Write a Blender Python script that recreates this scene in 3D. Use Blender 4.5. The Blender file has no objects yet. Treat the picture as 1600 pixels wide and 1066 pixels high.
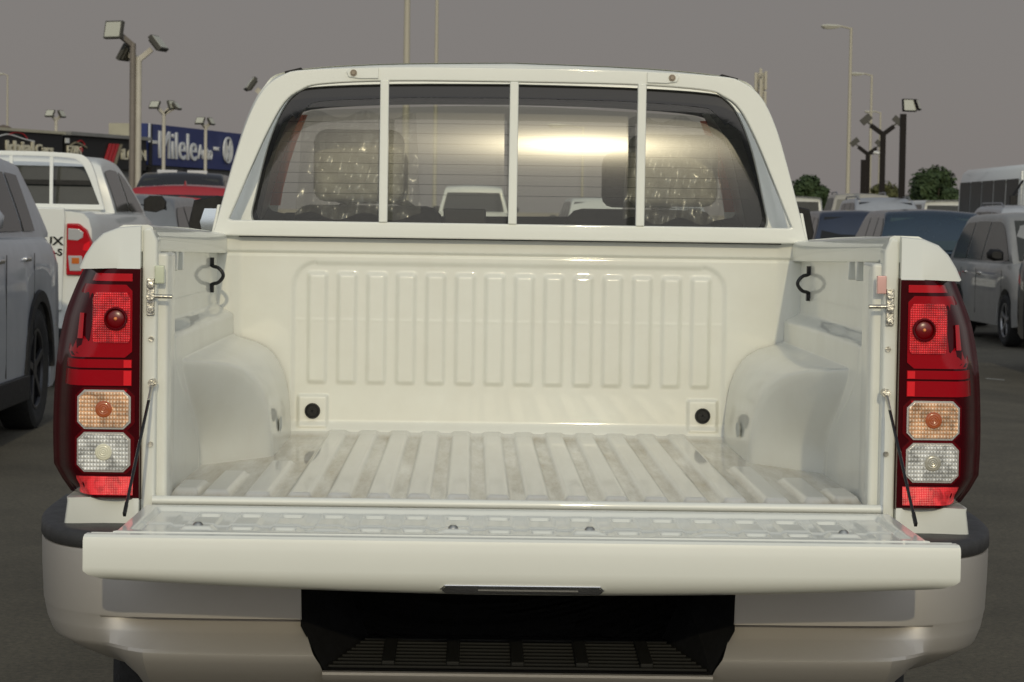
import bpy, bmesh, math, random
from mathutils import Vector, Matrix
random.seed(7)
R = math.radians
D = bpy.data
SC = bpy.context.scene
COL = SC.collection

# ------------------------------------------------------------------ camera
cam_d = D.cameras.new("camera"); cam = D.objects.new("camera", cam_d); COL.objects.link(cam)
SC.camera = cam
cam_d.sensor_width = 36.0; cam_d.lens = 3850 / 1600 * 36.0
cam_d.clip_start = 0.1; cam_d.clip_end = 6000
yaw, pit, roll = R(.97), R(2.8), R(.85)
fw = Vector((math.sin(yaw)*math.cos(pit), math.cos(yaw)*math.cos(pit), -math.sin(pit)))
r0 = Vector((math.cos(yaw), -math.sin(yaw), 0)); u0 = r0.cross(fw)
rr = r0*math.cos(roll) + u0*math.sin(roll); uu = rr.cross(fw)
M = Matrix((rr, uu, -fw)).transposed().to_4x4(); M.translation = Vector((-.10, -4.9, 1.41))
cam.matrix_world = M
cam_d.dof.use_dof = True; cam_d.dof.focus_distance = 5.2; cam_d.dof.aperture_fstop = 20

# ------------------------------------------------------------------ sky, sun, exposure
SUN_EL, SUN_AZ = 19.0, 177.2
world = D.worlds.new("World"); SC.world = world; world.use_nodes = True
wn = world.node_tree; wn.nodes.clear()
wo = wn.nodes.new("ShaderNodeOutputWorld"); bg = wn.nodes.new("ShaderNodeBackground")
sky = wn.nodes.new("ShaderNodeTexSky"); sky.sky_type = 'NISHITA'; sky.sun_disc = False
sky.sun_elevation = R(SUN_EL); sky.sun_rotation = R(SUN_AZ)
sky.dust_density = 2.0; sky.air_density = 1.2; sky.ozone_density = 1.5
hs = wn.nodes.new("ShaderNodeHueSaturation"); hs.inputs['Saturation'].default_value = .75
tn = wn.nodes.new("ShaderNodeMix"); tn.data_type = 'RGBA'; tn.blend_type = 'MULTIPLY'; tn.inputs[0].default_value = 1
tn.inputs[7].default_value = (1.0, 1.0, 1.02, 1)
wn.links.new(sky.outputs[0], hs.inputs['Color']); wn.links.new(hs.outputs[0], tn.inputs[6])
# the dust veil that evens out the whole sky
veil = wn.nodes.new("ShaderNodeMix"); veil.data_type = 'RGBA'; 
wtc = wn.nodes.new("ShaderNodeTexCoord"); wsp = wn.nodes.new("ShaderNodeSeparateXYZ"); wn.links.new(wtc.outputs['Generated'], wsp.inputs[0])
wmr = wn.nodes.new("ShaderNodeMapRange"); wmr.inputs[1].default_value = .12; wmr.inputs[2].default_value = .55
wmr.inputs[3].default_value = .92; wmr.inputs[4].default_value = .30; wn.links.new(wsp.outputs['Z'], wmr.inputs[0]); wn.links.new(wmr.outputs[0], veil.inputs[0])
veil.inputs[7].default_value = (4.1, 3.76, 3.62, 1)
wn.links.new(tn.outputs[2], veil.inputs[6])
dv = wn.nodes.new("ShaderNodeVectorMath"); dv.operation = 'DOT_PRODUCT'; wn.links.new(wtc.outputs['Generated'], dv.inputs[0])
dv.inputs[1].default_value = (math.sin(R(SUN_AZ))*math.cos(R(SUN_EL)), math.cos(R(SUN_AZ))*math.cos(R(SUN_EL)), math.sin(R(SUN_EL)))
pw = wn.nodes.new("ShaderNodeMath"); pw.operation = 'POWER'; pw.use_clamp = False; mxx = wn.nodes.new("ShaderNodeMath"); mxx.operation = 'MAXIMUM'; mxx.inputs[1].default_value = 0
wn.links.new(dv.outputs['Value'], mxx.inputs[0]); wn.links.new(mxx.outputs[0], pw.inputs[0]); pw.inputs[1].default_value = 14
gl_ = wn.nodes.new("ShaderNodeMix"); gl_.data_type = 'RGBA'; gl_.blend_type = 'ADD'; gl_.inputs[7].default_value = (3.4, 2.7, 1.7, 1)
wn.links.new(pw.outputs[0], gl_.inputs[0]); wn.links.new(veil.outputs[2], gl_.inputs[6]); 
# broad forward scattering of the dusty air: the half of the sky round the sun is far brighter
ma = wn.nodes.new("ShaderNodeMath"); ma.operation = 'MULTIPLY_ADD'; ma.inputs[1].default_value = .5; ma.inputs[2].default_value = .5; wn.links.new(dv.outputs['Value'], ma.inputs[0])
pw2 = wn.nodes.new("ShaderNodeMath"); pw2.operation = 'POWER'; pw2.inputs[1].default_value = 2.2; wn.links.new(ma.outputs[0], pw2.inputs[0])
gl2 = wn.nodes.new("ShaderNodeMix"); gl2.data_type = 'RGBA'; gl2.blend_type = 'ADD'; gl2.inputs[7].default_value = (10.2, 11.3, 12.2, 1); gl2.clamp_factor = False
wn.links.new(pw2.outputs[0], gl2.inputs[0]); wn.links.new(gl_.outputs[2], gl2.inputs[6]); wn.links.new(gl2.outputs[2], bg.inputs[0]); wn.links.new(bg.outputs[0], wo.inputs[0])
bg.inputs[1].default_value = 0.14
sun_d = D.lights.new("sun", 'SUN'); sun = D.objects.new("sun", sun_d); COL.objects.link(sun)
sun_d.energy = 2.6; sun_d.angle = R(.6); sun_d.color = (1, .87, .57)
az, el = R(SUN_AZ), R(SUN_EL)
sv = Vector((math.sin(az)*math.cos(el), math.cos(az)*math.cos(el), math.sin(el)))
sun.rotation_euler = sv.to_track_quat('Z', 'Y').to_euler()
SC.view_settings.view_transform = 'Standard'; SC.view_settings.look = 'None'
SC.view_settings.exposure = -1.42; SC.view_settings.gamma = 1
SC.render.engine = 'CYCLES'
SC.cycles.max_bounces = 8; SC.cycles.transparent_max_bounces = 16

# ------------------------------------------------------------------ materials
def mat(name, c, rough=.5, metal=0, coat=0, var=0, vscale=3, bump=0, bscale=40, spec=.5, c2=None, tr=0):
    m = D.materials.new(name); m.use_nodes = True
    nt = m.node_tree; b = nt.nodes['Principled BSDF']
    b.inputs['Base Color'].default_value = (*c, 1); b.inputs['Roughness'].default_value = rough
    b.inputs['Metallic'].default_value = metal; b.inputs['Coat Weight'].default_value = coat
    b.inputs['Coat Roughness'].default_value = .04; b.inputs['Specular IOR Level'].default_value = spec
    if tr: b.inputs['Transmission Weight'].default_value = tr
    if var or bump:
        tc = nt.nodes.new('ShaderNodeTexCoord')
    if var:
        n = nt.nodes.new('ShaderNodeTexNoise'); n.inputs['Scale'].default_value = vscale
        n.inputs['Detail'].default_value = 6; n.inputs['Roughness'].default_value = .65
        rp = nt.nodes.new('ShaderNodeMapRange'); rp.inputs[1].default_value = .35; rp.inputs[2].default_value = .65
        mx = nt.nodes.new('ShaderNodeMix'); mx.data_type = 'RGBA'
        d = c2 or tuple(x*(1-var) for x in c)
        mx.inputs[6].default_value = (*c, 1); mx.inputs[7].default_value = (*d, 1)
        nt.links.new(tc.outputs['Object'], n.inputs['Vector']); nt.links.new(n.outputs['Fac'], rp.inputs[0])
        nt.links.new(rp.outputs[0], mx.inputs[0]); nt.links.new(mx.outputs[2], b.inputs['Base Color'])
        rr_ = nt.nodes.new('ShaderNodeMapRange'); rr_.inputs[3].default_value = max(.02, rough*.8); rr_.inputs[4].default_value = min(1, rough*1.3)
        nt.links.new(n.outputs['Fac'], rr_.inputs[0]); nt.links.new(rr_.outputs[0], b.inputs['Roughness'])
    if bump:
        n2 = nt.nodes.new('ShaderNodeTexNoise'); n2.inputs['Scale'].default_value = bscale; n2.inputs['Detail'].default_value = 4
        bp = nt.nodes.new('ShaderNodeBump'); bp.inputs['Strength'].default_value = bump; bp.inputs['Distance'].default_value = .01
        nt.links.new(tc.outputs['Object'], n2.inputs['Vector']); nt.links.new(n2.outputs['Fac'], bp.inputs['Height'])
        nt.links.new(bp.outputs[0], b.inputs['Normal'])
    return m

WP = (.77, .785, .73)
paint = mat('white_paint', WP, .38, 0, .6, .03, 2.0, .06, 7)
paint_in = mat('white_bed_paint', (.765, .775, .715), .38, 0, .55, .08, 5, .13, 8, c2=(.73, .73, .665))
black = mat('black_plastic', (.016, .016, .017), .5, 0, 0, .3, 30, .15, 300, spec=.25)
blackg = mat('black_gloss', (.012, .012, .013), .12)
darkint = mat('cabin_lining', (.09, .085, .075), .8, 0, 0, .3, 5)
rubber = mat('tyre_rubber', (.018, .018, .018), .8, 0, 0, .3, 20, .3, 120)
steel = mat('zinc_steel', (.6, .58, .52), .3, 1, 0, .3, 60, .2, 90)
chrome = mat('chrome', (.75, .75, .75), .12, 1)
silver = mat('silver_bumper_paint', (.50, .475, .445), .46, .5, .12, .04, 3, .04, 30)
alloy = mat('alloy_rim', (.35, .35, .36), .35, .8)
alloyd = mat('dark_alloy_rim', (.05, .05, .055), .35, .6)
glassd = mat('dark_car_glass', (.012, .013, .013), .10, 0, 0, 0, spec=.35)
glassm = mat('grey_car_glass', (.05, .053, .048), .12, 0, 0, .3, 2, spec=.4)
lampc = mat('clear_lamp', (.55, .55, .56), .15, .3)
lampr = mat('red_lamp', (.42, .006, .012), .12, 0, .6)
lampo = mat('amber_lamp', (.6, .16, .03), .2, .2)
platew = mat('plate_white', (.6, .6, .58), .5)
greyplug = mat('grey_sealing_plug', (.55, .57, .54), .6)
undr = mat('underbody', (.015, .015, .015), .9)

# asphalt
def asphalt():
    m = D.materials.new('asphalt'); m.use_nodes = True; nt = m.node_tree; b = nt.nodes['Principled BSDF']
    tc = nt.nodes.new('ShaderNodeTexCoord')
    n = nt.nodes.new('ShaderNodeTexNoise'); n.inputs['Scale'].default_value = .35; n.inputs['Detail'].default_value = 8; n.inputs['Roughness'].default_value = .7
    n2 = nt.nodes.new('ShaderNodeTexNoise'); n2.inputs['Scale'].default_value = 45; n2.inputs['Detail'].default_value = 6; n2.inputs['Roughness'].default_value = .8
    cr = nt.nodes.new('ShaderNodeValToRGB'); cr.color_ramp.elements[0].position = .3; cr.color_ramp.elements[1].position = .72
    cr.color_ramp.elements[0].color = (.050, .045, .034, 1); cr.color_ramp.elements[1].color = (.145, .131, .100, 1)
    cr2 = nt.nodes.new('ShaderNodeValToRGB'); cr2.color_ramp.elements[0].position = .35; cr2.color_ramp.elements[1].position = .75
    cr2.color_ramp.elements[0].color = (.6, .6, .6, 1); cr2.color_ramp.elements[1].color = (1.7, 1.65, 1.5, 1)
    mx = nt.nodes.new('ShaderNodeMix'); mx.data_type = 'RGBA'; mx.blend_type = 'MULTIPLY'; mx.inputs[0].default_value = 1
    for q in (n, n2): nt.links.new(tc.outputs['Object'], q.inputs['Vector'])
    nt.links.new(n.outputs['Fac'], cr.inputs[0]); nt.links.new(n2.outputs['Fac'], cr2.inputs[0])
    nt.links.new(cr.outputs[0], mx.inputs[6]); nt.links.new(cr2.outputs[0], mx.inputs[7]); nt.links.new(mx.outputs[2], b.inputs['Base Color'])
    bp = nt.nodes.new('ShaderNodeBump'); bp.inputs['Strength'].default_value = .5; bp.inputs['Distance'].default_value = .01
    nt.links.new(n2.outputs['Fac'], bp.inputs['Height']); nt.links.new(bp.outputs[0], b.inputs['Normal'])
    b.inputs['Roughness'].default_value = .85
    return m

def floor_mat():
    """white bed paint; dust lies in the grooves between the ribs"""
    m = paint_in.copy(); m.name = 'dusty_bed_floor_paint'; nt = m.node_tree; b = nt.nodes['Principled BSDF']
    g = nt.nodes.new('ShaderNodeTexCoord'); sp = nt.nodes.new('ShaderNodeSeparateXYZ'); nt.links.new(g.outputs['Object'], sp.inputs[0])
    mr = nt.nodes.new('ShaderNodeMapRange'); mr.inputs[1].default_value = .846; mr.inputs[2].default_value = .853; mr.inputs[3].default_value = 1; mr.inputs[4].default_value = 0.22
    nt.links.new(sp.outputs['Z'], mr.inputs[0])
    n = nt.nodes.new('ShaderNodeTexNoise'); n.inputs['Scale'].default_value = 9; n.inputs['Detail'].default_value = 8; n.inputs['Roughness'].default_value = .7
    mpf = nt.nodes.new('ShaderNodeMapping'); mpf.inputs['Scale'].default_value = (1.6, .22, 1)
    nr = nt.nodes.new('ShaderNodeMapRange'); nr.inputs[1].default_value = .3; nr.inputs[2].default_value = .7
    nt.links.new(g.outputs['Object'], mpf.inputs[0]); nt.links.new(mpf.outputs[0], n.inputs['Vector']); nt.links.new(n.outputs['Fac'], nr.inputs[0])
    mu = nt.nodes.new('ShaderNodeMath'); mu.operation = 'MULTIPLY'; nt.links.new(mr.outputs[0], mu.inputs[0]); nt.links.new(nr.outputs[0], mu.inputs[1])
    mx = nt.nodes.new('ShaderNodeMix'); mx.data_type = 'RGBA'; mx.inputs[6].default_value = (.72, .72, .68, 1); mx.inputs[7].default_value = (.43, .37, .27, 1)
    nt.links.new(mu.outputs[0], mx.inputs[0]); nt.links.new(mx.outputs[2], b.inputs['Base Color'])
    r2 = nt.nodes.new('ShaderNodeMapRange'); r2.inputs[3].default_value = .28; r2.inputs[4].default_value = .7
    nt.links.new(mu.outputs[0], r2.inputs[0]); nt.links.new(r2.outputs[0], b.inputs['Roughness'])
    return m

def ribbed_lens(name, c, rough, scx, scz, strength, metal=0, c2=None):
    """moulded lamp optics: a grid of small raised cells"""
    m = D.materials.new(name); m.use_nodes = True; nt = m.node_tree; b = nt.nodes['Principled BSDF']
    tc = nt.nodes.new('ShaderNodeTexCoord'); sp = nt.nodes.new('ShaderNodeSeparateXYZ'); nt.links.new(tc.outputs['Object'], sp.inputs[0])
    ns = nt.nodes.new('ShaderNodeTexNoise'); ns.inputs['Scale'].default_value = 42; ns.inputs['Detail'].default_value = 2; ns.inputs['Distortion'].default_value = .8; nt.links.new(tc.outputs['Object'], ns.inputs['Vector'])
    outs = []
    for ax, s in (('X', scx), ('Z', scz)):
        a = nt.nodes.new('ShaderNodeMath'); a.operation = 'MULTIPLY'; a.inputs[1].default_value = s; nt.links.new(sp.outputs[ax], a.inputs[0])
        si = nt.nodes.new('ShaderNodeMath'); si.operation = 'SINE'; nt.links.new(a.outputs[0], si.inputs[0])
        ab = nt.nodes.new('ShaderNodeMath'); ab.operation = 'ABSOLUTE'; nt.links.new(si.outputs[0], ab.inputs[0]); outs.append(ab)
    mu = nt.nodes.new('ShaderNodeMath'); mu.operation = 'MULTIPLY'; nt.links.new(outs[0].outputs[0], mu.inputs[0]); nt.links.new(outs[1].outputs[0], mu.inputs[1])
    mx = nt.nodes.new('ShaderNodeMix'); mx.data_type = 'RGBA'; mx.inputs[6].default_value = (*(c2 or tuple(x*.35 for x in c)), 1); mx.inputs[7].default_value = (*c, 1)
    cr = nt.nodes.new('ShaderNodeMapRange'); cr.inputs[1].default_value = .15; cr.inputs[2].default_value = .7
    nt.links.new(mu.outputs[0], cr.inputs[0]); nt.links.new(cr.outputs[0], mx.inputs[0])
    nr = nt.nodes.new('ShaderNodeMapRange'); nr.inputs[1].default_value = .35; nr.inputs[2].default_value = .65; nr.inputs[3].default_value = .55; nr.inputs[4].default_value = 1.25; nt.links.new(ns.outputs['Fac'], nr.inputs[0])
    hv = nt.nodes.new('ShaderNodeHueSaturation'); nt.links.new(nr.outputs[0], hv.inputs['Value']); nt.links.new(mx.outputs[2], hv.inputs['Color']); nt.links.new(hv.outputs[0], b.inputs['Base Color'])
    bp = nt.nodes.new('ShaderNodeBump'); bp.inputs['Strength'].default_value = strength; bp.inputs['Distance'].default_value = .004
    nt.links.new(mu.outputs[0], bp.inputs['Height']); nt.links.new(bp.outputs[0], b.inputs['Normal'])
    b.inputs['Roughness'].default_value = rough; b.inputs['Metallic'].default_value = metal
    b.inputs['Coat Weight'].default_value = .3; b.inputs['Coat Roughness'].default_value = .03
    return m

def see_glass(name, tint, gl, rough, aniso=0, rot=0, haze=0):
    m = D.materials.new(name); m.use_nodes = True; nt = m.node_tree; nt.nodes.clear()
    o = nt.nodes.new('ShaderNodeOutputMaterial'); t = nt.nodes.new('ShaderNodeBsdfTransparent'); t.inputs[0].default_value = (*tint, 1)
    g = nt.nodes.new('ShaderNodeBsdfAnisotropic'); g.inputs['Roughness'].default_value = .02
    fr = nt.nodes.new('ShaderNodeFresnel'); fr.inputs[0].default_value = 1.5
    mx = nt.nodes.new('ShaderNodeMixShader'); nt.links.new(fr.outputs[0], mx.inputs[0]); nt.links.new(t.outputs[0], mx.inputs[1]); nt.links.new(g.outputs[0], mx.inputs[2])
    last = mx
    if gl:
        g2 = nt.nodes.new('ShaderNodeBsdfAnisotropic'); g2.inputs['Roughness'].default_value = rough
        g2.inputs['Anisotropy'].default_value = aniso; g2.inputs['Rotation'].default_value = rot
        tg = nt.nodes.new('ShaderNodeTangent'); tg.direction_type = 'RADIAL'; tg.axis = 'Z'; nt.links.new(tg.outputs[0], g2.inputs['Tangent'])
        m2 = nt.nodes.new('ShaderNodeMixShader'); m2.inputs[0].default_value = gl
        nt.links.new(mx.outputs[0], m2.inputs[1]); nt.links.new(g2.outputs[0], m2.inputs[2]); last = m2
    if haze:
        d = nt.nodes.new('ShaderNodeBsdfDiffuse'); d.inputs[0].default_value = (.5, .5, .44, 1)
        m3 = nt.nodes.new('ShaderNodeMixShader'); m3.inputs[0].default_value = haze
        nt.links.new(last.outputs[0], m3.inputs[1]); nt.links.new(d.outputs[0], m3.inputs[2]); last = m3
    nt.links.new(last.outputs[0], o.inputs[0])
    return m

# ------------------------------------------------------------------ mesh helpers
class MB:
    def __init__(s): s.v = []; s.f = []
    def add(s, vs, fs):
        n = len(s.v); s.v += [tuple(p) for p in vs]; s.f += [tuple(i+n for i in f) for f in fs]; return s
    def box(s, c, d, rot=None):
        vs = [Vector((x*d[0]/2, y*d[1]/2, z*d[2]/2)) for x in (-1, 1) for y in (-1, 1) for z in (-1, 1)]
        if rot: vs = [rot @ v for v in vs]
        return s.add([Vector(c)+v for v in vs], [(0,1,3,2),(4,6,7,5),(0,4,5,1),(2,3,7,6),(0,2,6,4),(1,5,7,3)])
    def bar(s, a, b, w, h=None, up=(0,0,1)):
        a, b = Vector(a), Vector(b); h = h or w; d = (b-a).normalized(); sx = d.cross(Vector(up))
        if sx.length < 1e-4: sx = d.cross(Vector((1,0,0)))
        sx.normalize(); sz = sx.cross(d)
        vs = [p + sx*i*w/2 + sz*j*h/2 for p in (a, b) for i, j in ((-1,-1),(1,-1),(1,1),(-1,1))]
        return s.add(vs, [(0,1,2,3)[::-1],(4,5,6,7),(0,1,5,4),(1,2,6,5),(2,3,7,6),(3,0,4,7)])
    def tube(s, pts, r, n=10, cap=True):
        pts = [Vector(p) for p in pts]; rs = r if isinstance(r, (list, tuple)) else [r]*len(pts)
        rings = []; t0 = (pts[1]-pts[0]).normalized()
        ref = Vector((0,0,1)) if abs(t0.z) < .9 else Vector((1,0,0)); nx = t0.cross(ref).normalized()
        for i, p in enumerate(pts):
            t = (pts[min(i+1, len(pts)-1)]-pts[max(i-1, 0)]).normalized()
            nx = (nx - t*nx.dot(t)).normalized(); ny = t.cross(nx)
            rings.append([p + (nx*math.cos(k*2*math.pi/n)+ny*math.sin(k*2*math.pi/n))*rs[i] for k in range(n)])
        vs = [q for rg in rings for q in rg]; fs = []
        for i in range(len(pts)-1):
            for k in range(n): fs.append((i*n+k, i*n+(k+1)%n, (i+1)*n+(k+1)%n, (i+1)*n+k))
        if cap: fs += [tuple(range(n))[::-1], tuple((len(pts)-1)*n+k for k in range(n))]
        return s.add(vs, fs)
    def prism(s, poly, a0, a1, axis='y'):
        """outline (p,q) extruded along an axis; for y: p=x,q=z; for x: p=y,q=z; for z: p=x,q=y"""
        def P(p, q, a): return {'y': (p, a, q), 'x': (a, p, q), 'z': (p, q, a)}[axis]
        n = len(poly); vs = [P(p, q, a0) for p, q in poly]+[P(p, q, a1) for p, q in poly]
        fs = [(i, (i+1) % n, n+(i+1) % n, n+i) for i in range(n)] + [tuple(range(n))[::-1], tuple(range(n, 2*n))]
        return s.add(vs, fs)
    def disc(s, c, r, axis, th, n=24):
        a = Vector(axis).normalized(); return s.tube([Vector(c)-a*th/2, Vector(c)+a*th/2], r, n)
    def loft(s, secs, closed=False, cap=False):
        n = len(secs[0]); vs = [p for q in secs for p in q]; fs = []
        for i in range(len(secs)-1):
            for k in range(n if closed else n-1):
                fs.append((i*n+k, i*n+(k+1) % n, (i+1)*n+(k+1) % n, (i+1)*n+k))
        if cap: fs += [tuple(range(n))[::-1], tuple((len(secs)-1)*n+k for k in range(n))]
        return s.add(vs, fs)
    def lathe(s, prof, c, axis='x', n=40, closed=False):
        """prof: (a, r) pairs"""
        secs = []
        for k in range(n+1):
            t = 2*math.pi*k/n; co, si = math.cos(t), math.sin(t)
            if axis == 'x': secs.append([(c[0]+a, c[1]+r*co, c[2]+r*si) for a, r in prof])
            elif axis == 'y': secs.append([(c[0]+r*co, c[1]+a, c[2]+r*si) for a, r in prof])
            else: secs.append([(c[0]+r*co, c[1]+r*si, c[2]+a) for a, r in prof])
        return s.loft(secs)
    def build(s, name, m, parent=None, smooth=40, bevel=0, seg=2, flip=False, solid=0, weld=True):
        me = D.meshes.new(name); me.from_pydata(s.v, [], s.f); bm = bmesh.new(); bm.from_mesh(me)
        if weld: bmesh.ops.remove_doubles(bm, verts=bm.verts, dist=1e-5)
        bmesh.ops.recalc_face_normals(bm, faces=bm.faces)
        if flip: bmesh.ops.reverse_faces(bm, faces=bm.faces)
        bm.to_mesh(me); bm.free(); me.materials.append(m)
        if smooth:
            me.shade_smooth()
            if smooth < 180: me.set_sharp_from_angle(angle=R(smooth))
        o = D.objects.new(name, me); COL.objects.link(o)
        if parent: o.parent = parent
        if solid:
            md = o.modifiers.new('s', 'SOLIDIFY'); md.thickness = solid; md.offset = -1
        if bevel:
            md = o.modifiers.new('b', 'BEVEL'); md.width = bevel; md.segments = seg; md.limit_method = 'ANGLE'; md.angle_limit = R(35)
            me.shade_smooth(); 
            w = o.modifiers.new('w', 'WEIGHTED_NORMAL'); w.keep_sharp = False
        return o

def tag(o, label=None, cat=None, group=None, kind=None):
    for k, v in (('label', label), ('category', cat), ('group', group), ('kind', kind)):
        if v: o[k] = v
    return o
def empty(name, loc=(0,0,0), rz=0, label=None, cat=None, group=None, rot=None):
    o = D.objects.new(name, None); COL.objects.link(o); o.location = loc; o.rotation_euler = rot or (0,0,rz)
    o.empty_display_size = .2
    return tag(o, label, cat, group)
def clone(o, parent=None):
    c = o.copy(); COL.objects.link(c); c.parent = parent
    for ch in o.children: clone(ch, c)
    return c
def ss(a, b, x):
    t = max(0, min(1, (x-a)/(b-a))); return t*t*(3-2*t)
def lerp(a, b, t): return a+(b-a)*t
def interp(pts, x):
    if x <= pts[0][0]: return pts[0][1]
    for (a, b), (c, d) in zip(pts, pts[1:]):
        if x <= c: return lerp(b, d, (x-a)/(c-a))
    return pts[-1][1]
def grid(nx, ny, f, closed=False):
    m = MB(); m.loft([[f(i/(nx-1), j/(ny-1)) for j in range(ny)] for i in range(nx)]); return m
def smooth_poly(pts, k=4):
    """Catmull-Rom through the points, open"""
    out = []; n = len(pts)
    for i in range(n-1):
        p0, p1, p2, p3 = pts[max(i-1, 0)], pts[i], pts[i+1], pts[min(i+2, n-1)]
        for j in range(k):
            t = j/k
            out.append(tuple(.5*((2*b)+(c-a)*t+(2*a-5*b+4*c-d)*t*t+(-a+3*b-3*c+d)*t**3) for a, b, c, d in zip(p0, p1, p2, p3)))
    out.append(pts[-1]); return out
def text_mesh(txt, size, ext=.02, bold=0, squeeze=1):
    cu = D.curves.new('t', 'FONT'); cu.body = txt; cu.size = size; cu.extrude = ext; cu.offset = bold; cu.resolution_u = 3
    o = D.objects.new('t', cu); COL.objects.link(o)
    dg = bpy.context.evaluated_depsgraph_get(); me = D.meshes.new_from_object(o.evaluated_get(dg))
    D.objects.remove(o); D.curves.remove(cu)
    me.transform(Matrix.Diagonal((squeeze, 1, 1, 1)))
    return me
def text_obj(name, txt, size, m, parent, mw, ext=.02, bold=0, squeeze=1):
    me = text_mesh(txt, size, ext, bold, squeeze); me.materials.clear(); me.materials.append(m); me.name = name
    me.transform(mw)
    o = D.objects.new(name, me); COL.objects.link(o)
    if parent: o.parent = parent
    return o
# xy-plane text stood up so that it reads from -y
UPR = Matrix.Rotation(R(90), 4, 'X')

# ------------------------------------------------------------------ ground
GY = [(12, 0), (22, .10), (30, .16), (45, .28), (60, .32)]
def gz(x, y):
    return interp(GY, y) - .22*ss(2, 6, x)*ss(8, 16, y)*ss(62, 44, y)
def build_ground():
    xs = [-3000, -600, -150, -60, -30, -20, -15, -12, -9, -8, -7, -6, -5, -4, -3, -2, -1.2, 0, 1.2, 2, 3, 4, 5, 6, 7, 8, 9, 12, 16, 24, 40, 90, 300, 3000]
    ys = [-600, -100, -40, -20, -10, -5, 0, 5, 10, 15, 20, 22, 24, 26, 28, 31, 34, 37, 40, 43, 46, 50, 55, 60, 70, 90, 120, 200, 500, 4000]
    m = MB(); m.loft([[(x, y, gz(x, y)) for y in ys] for x in xs])
    o = m.build('ground', asphalt(), smooth=180); tag(o, kind='structure')
    if o.data.polygons[0].normal.z < 0: o.data.flip_normals()
    line = mat('road_marking_paint', (.42, .42, .39), .7, 0, 0, .5, 4)
    ml = MB()
    def ln(a, b, w):
        a, b = Vector(a), Vector(b); d = (b-a).normalized(); n = Vector((-d.y, d.x))*w/2; N = 14; pr = None
        secs = []
        for i in range(N+1):
            p = a+(b-a)*i/N
            secs.append([(p.x+n.x, p.y+n.y, gz(p.x+n.x, p.y+n.y)+.006), (p.x-n.x, p.y-n.y, gz(p.x-n.x, p.y-n.y)+.006)])
        ml.loft(secs)
    ln((5.1, 19.8), (8.5, 18.5), .13)
    o = ml.build('parking_lines', line, smooth=0); tag(o, kind='structure')
build_ground()

# ================================================================== THE WHITE PICKUP WITH THE OPEN TAILGATE
truck = empty('pickup_truck', (0,0,0), 0, 'white double cab pickup seen from behind with its tailgate lowered and cargo bed empty', 'pickup truck')
P_IN = paint_in
# --- bed floor
FR = [(i+.5)*.08*s for i in range(6) for s in (-1, 1)]
def floor_z(x, y):
    h = 0
    for c in FR:
        if abs(x-c) < .04: h = max(h, ss(.029, .0175, abs(x-c))*ss(.035, .06, y))
    for c, a, b in ((.525, .05, .74), (.61, .07, .50), (.675, .10, .30)):
        if abs(abs(x)-c) < .04: h = max(h, ss(.032, .019, abs(abs(x)-c))*ss(a-.02, a+.02, y)*ss(b+.03, b-.03, y))
    return .845 + .011*h + .012*ss(1.44, 1.49, y)*(1-h*.6)
g = grid(420, 90, lambda u, v: ((u-.5)*1.44, v**1.3*1.49, floor_z((u-.5)*1.44, v**1.3*1.49)))
g.build('bed_floor', floor_mat(), truck, smooth=180)
# --- headboard (front wall of the bed)
def head_y(x, z):
    d = 0; ax = abs(x)
    inside = ss(.568, .553, ax)*ss(1.300, 1.284, z)
    if ax > .50 and z > 1.235:                                  # rounded corner of the sunk field
        q = math.hypot(ax-.50, z-1.235); inside = ss(.067, .052, q)
    d -= .007*inside
    i = round((x/.0767)-.5); c = (i+.5)*.0767
    if -7 <= i <= 6:
        zt = 1.274; w = ss(.029, .0165, abs(x-c)); 
        d += .0075*w*ss(.975, .99, z)*ss(zt, zt-.016, z)
    d += .007*ss(1.318, 1.324, z) - .004*ss(.004, 0, abs(z-1.316))
    d += .022*ss(.885, .852, z)
    pad = ss(.042, .034, abs(ax-.508))*ss(.952, .944, z)*ss(.862, .870, z); d += .010*pad
    d += .012*ss(.69, .735, ax)
    d += .0004*ss(.006, 0, abs(z-1.145))*inside
    return 1.5 - d
g = grid(430, 170, lambda u, v: ((u-.5)*1.545, head_y((u-.5)*1.545, .845+v*.515), .845+v*.515))
hb = g.build('headboard', P_IN, truck, smooth=180)
MB().box((0, 1.535, 1.345), (1.53, .075, .026)).build('headboard_rail', paint, truck, bevel=.006)
for s in (-1, 1):
    y = head_y(.508, .908)
    MB().lathe([(.0, 0), (-.004, .003), (-.004, .0145), (-.008, .016), (-.008, .0192), (0, .0205)], (s*.508, y, .908), 'y', 28).build('drain_plug', black, truck)
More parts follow.
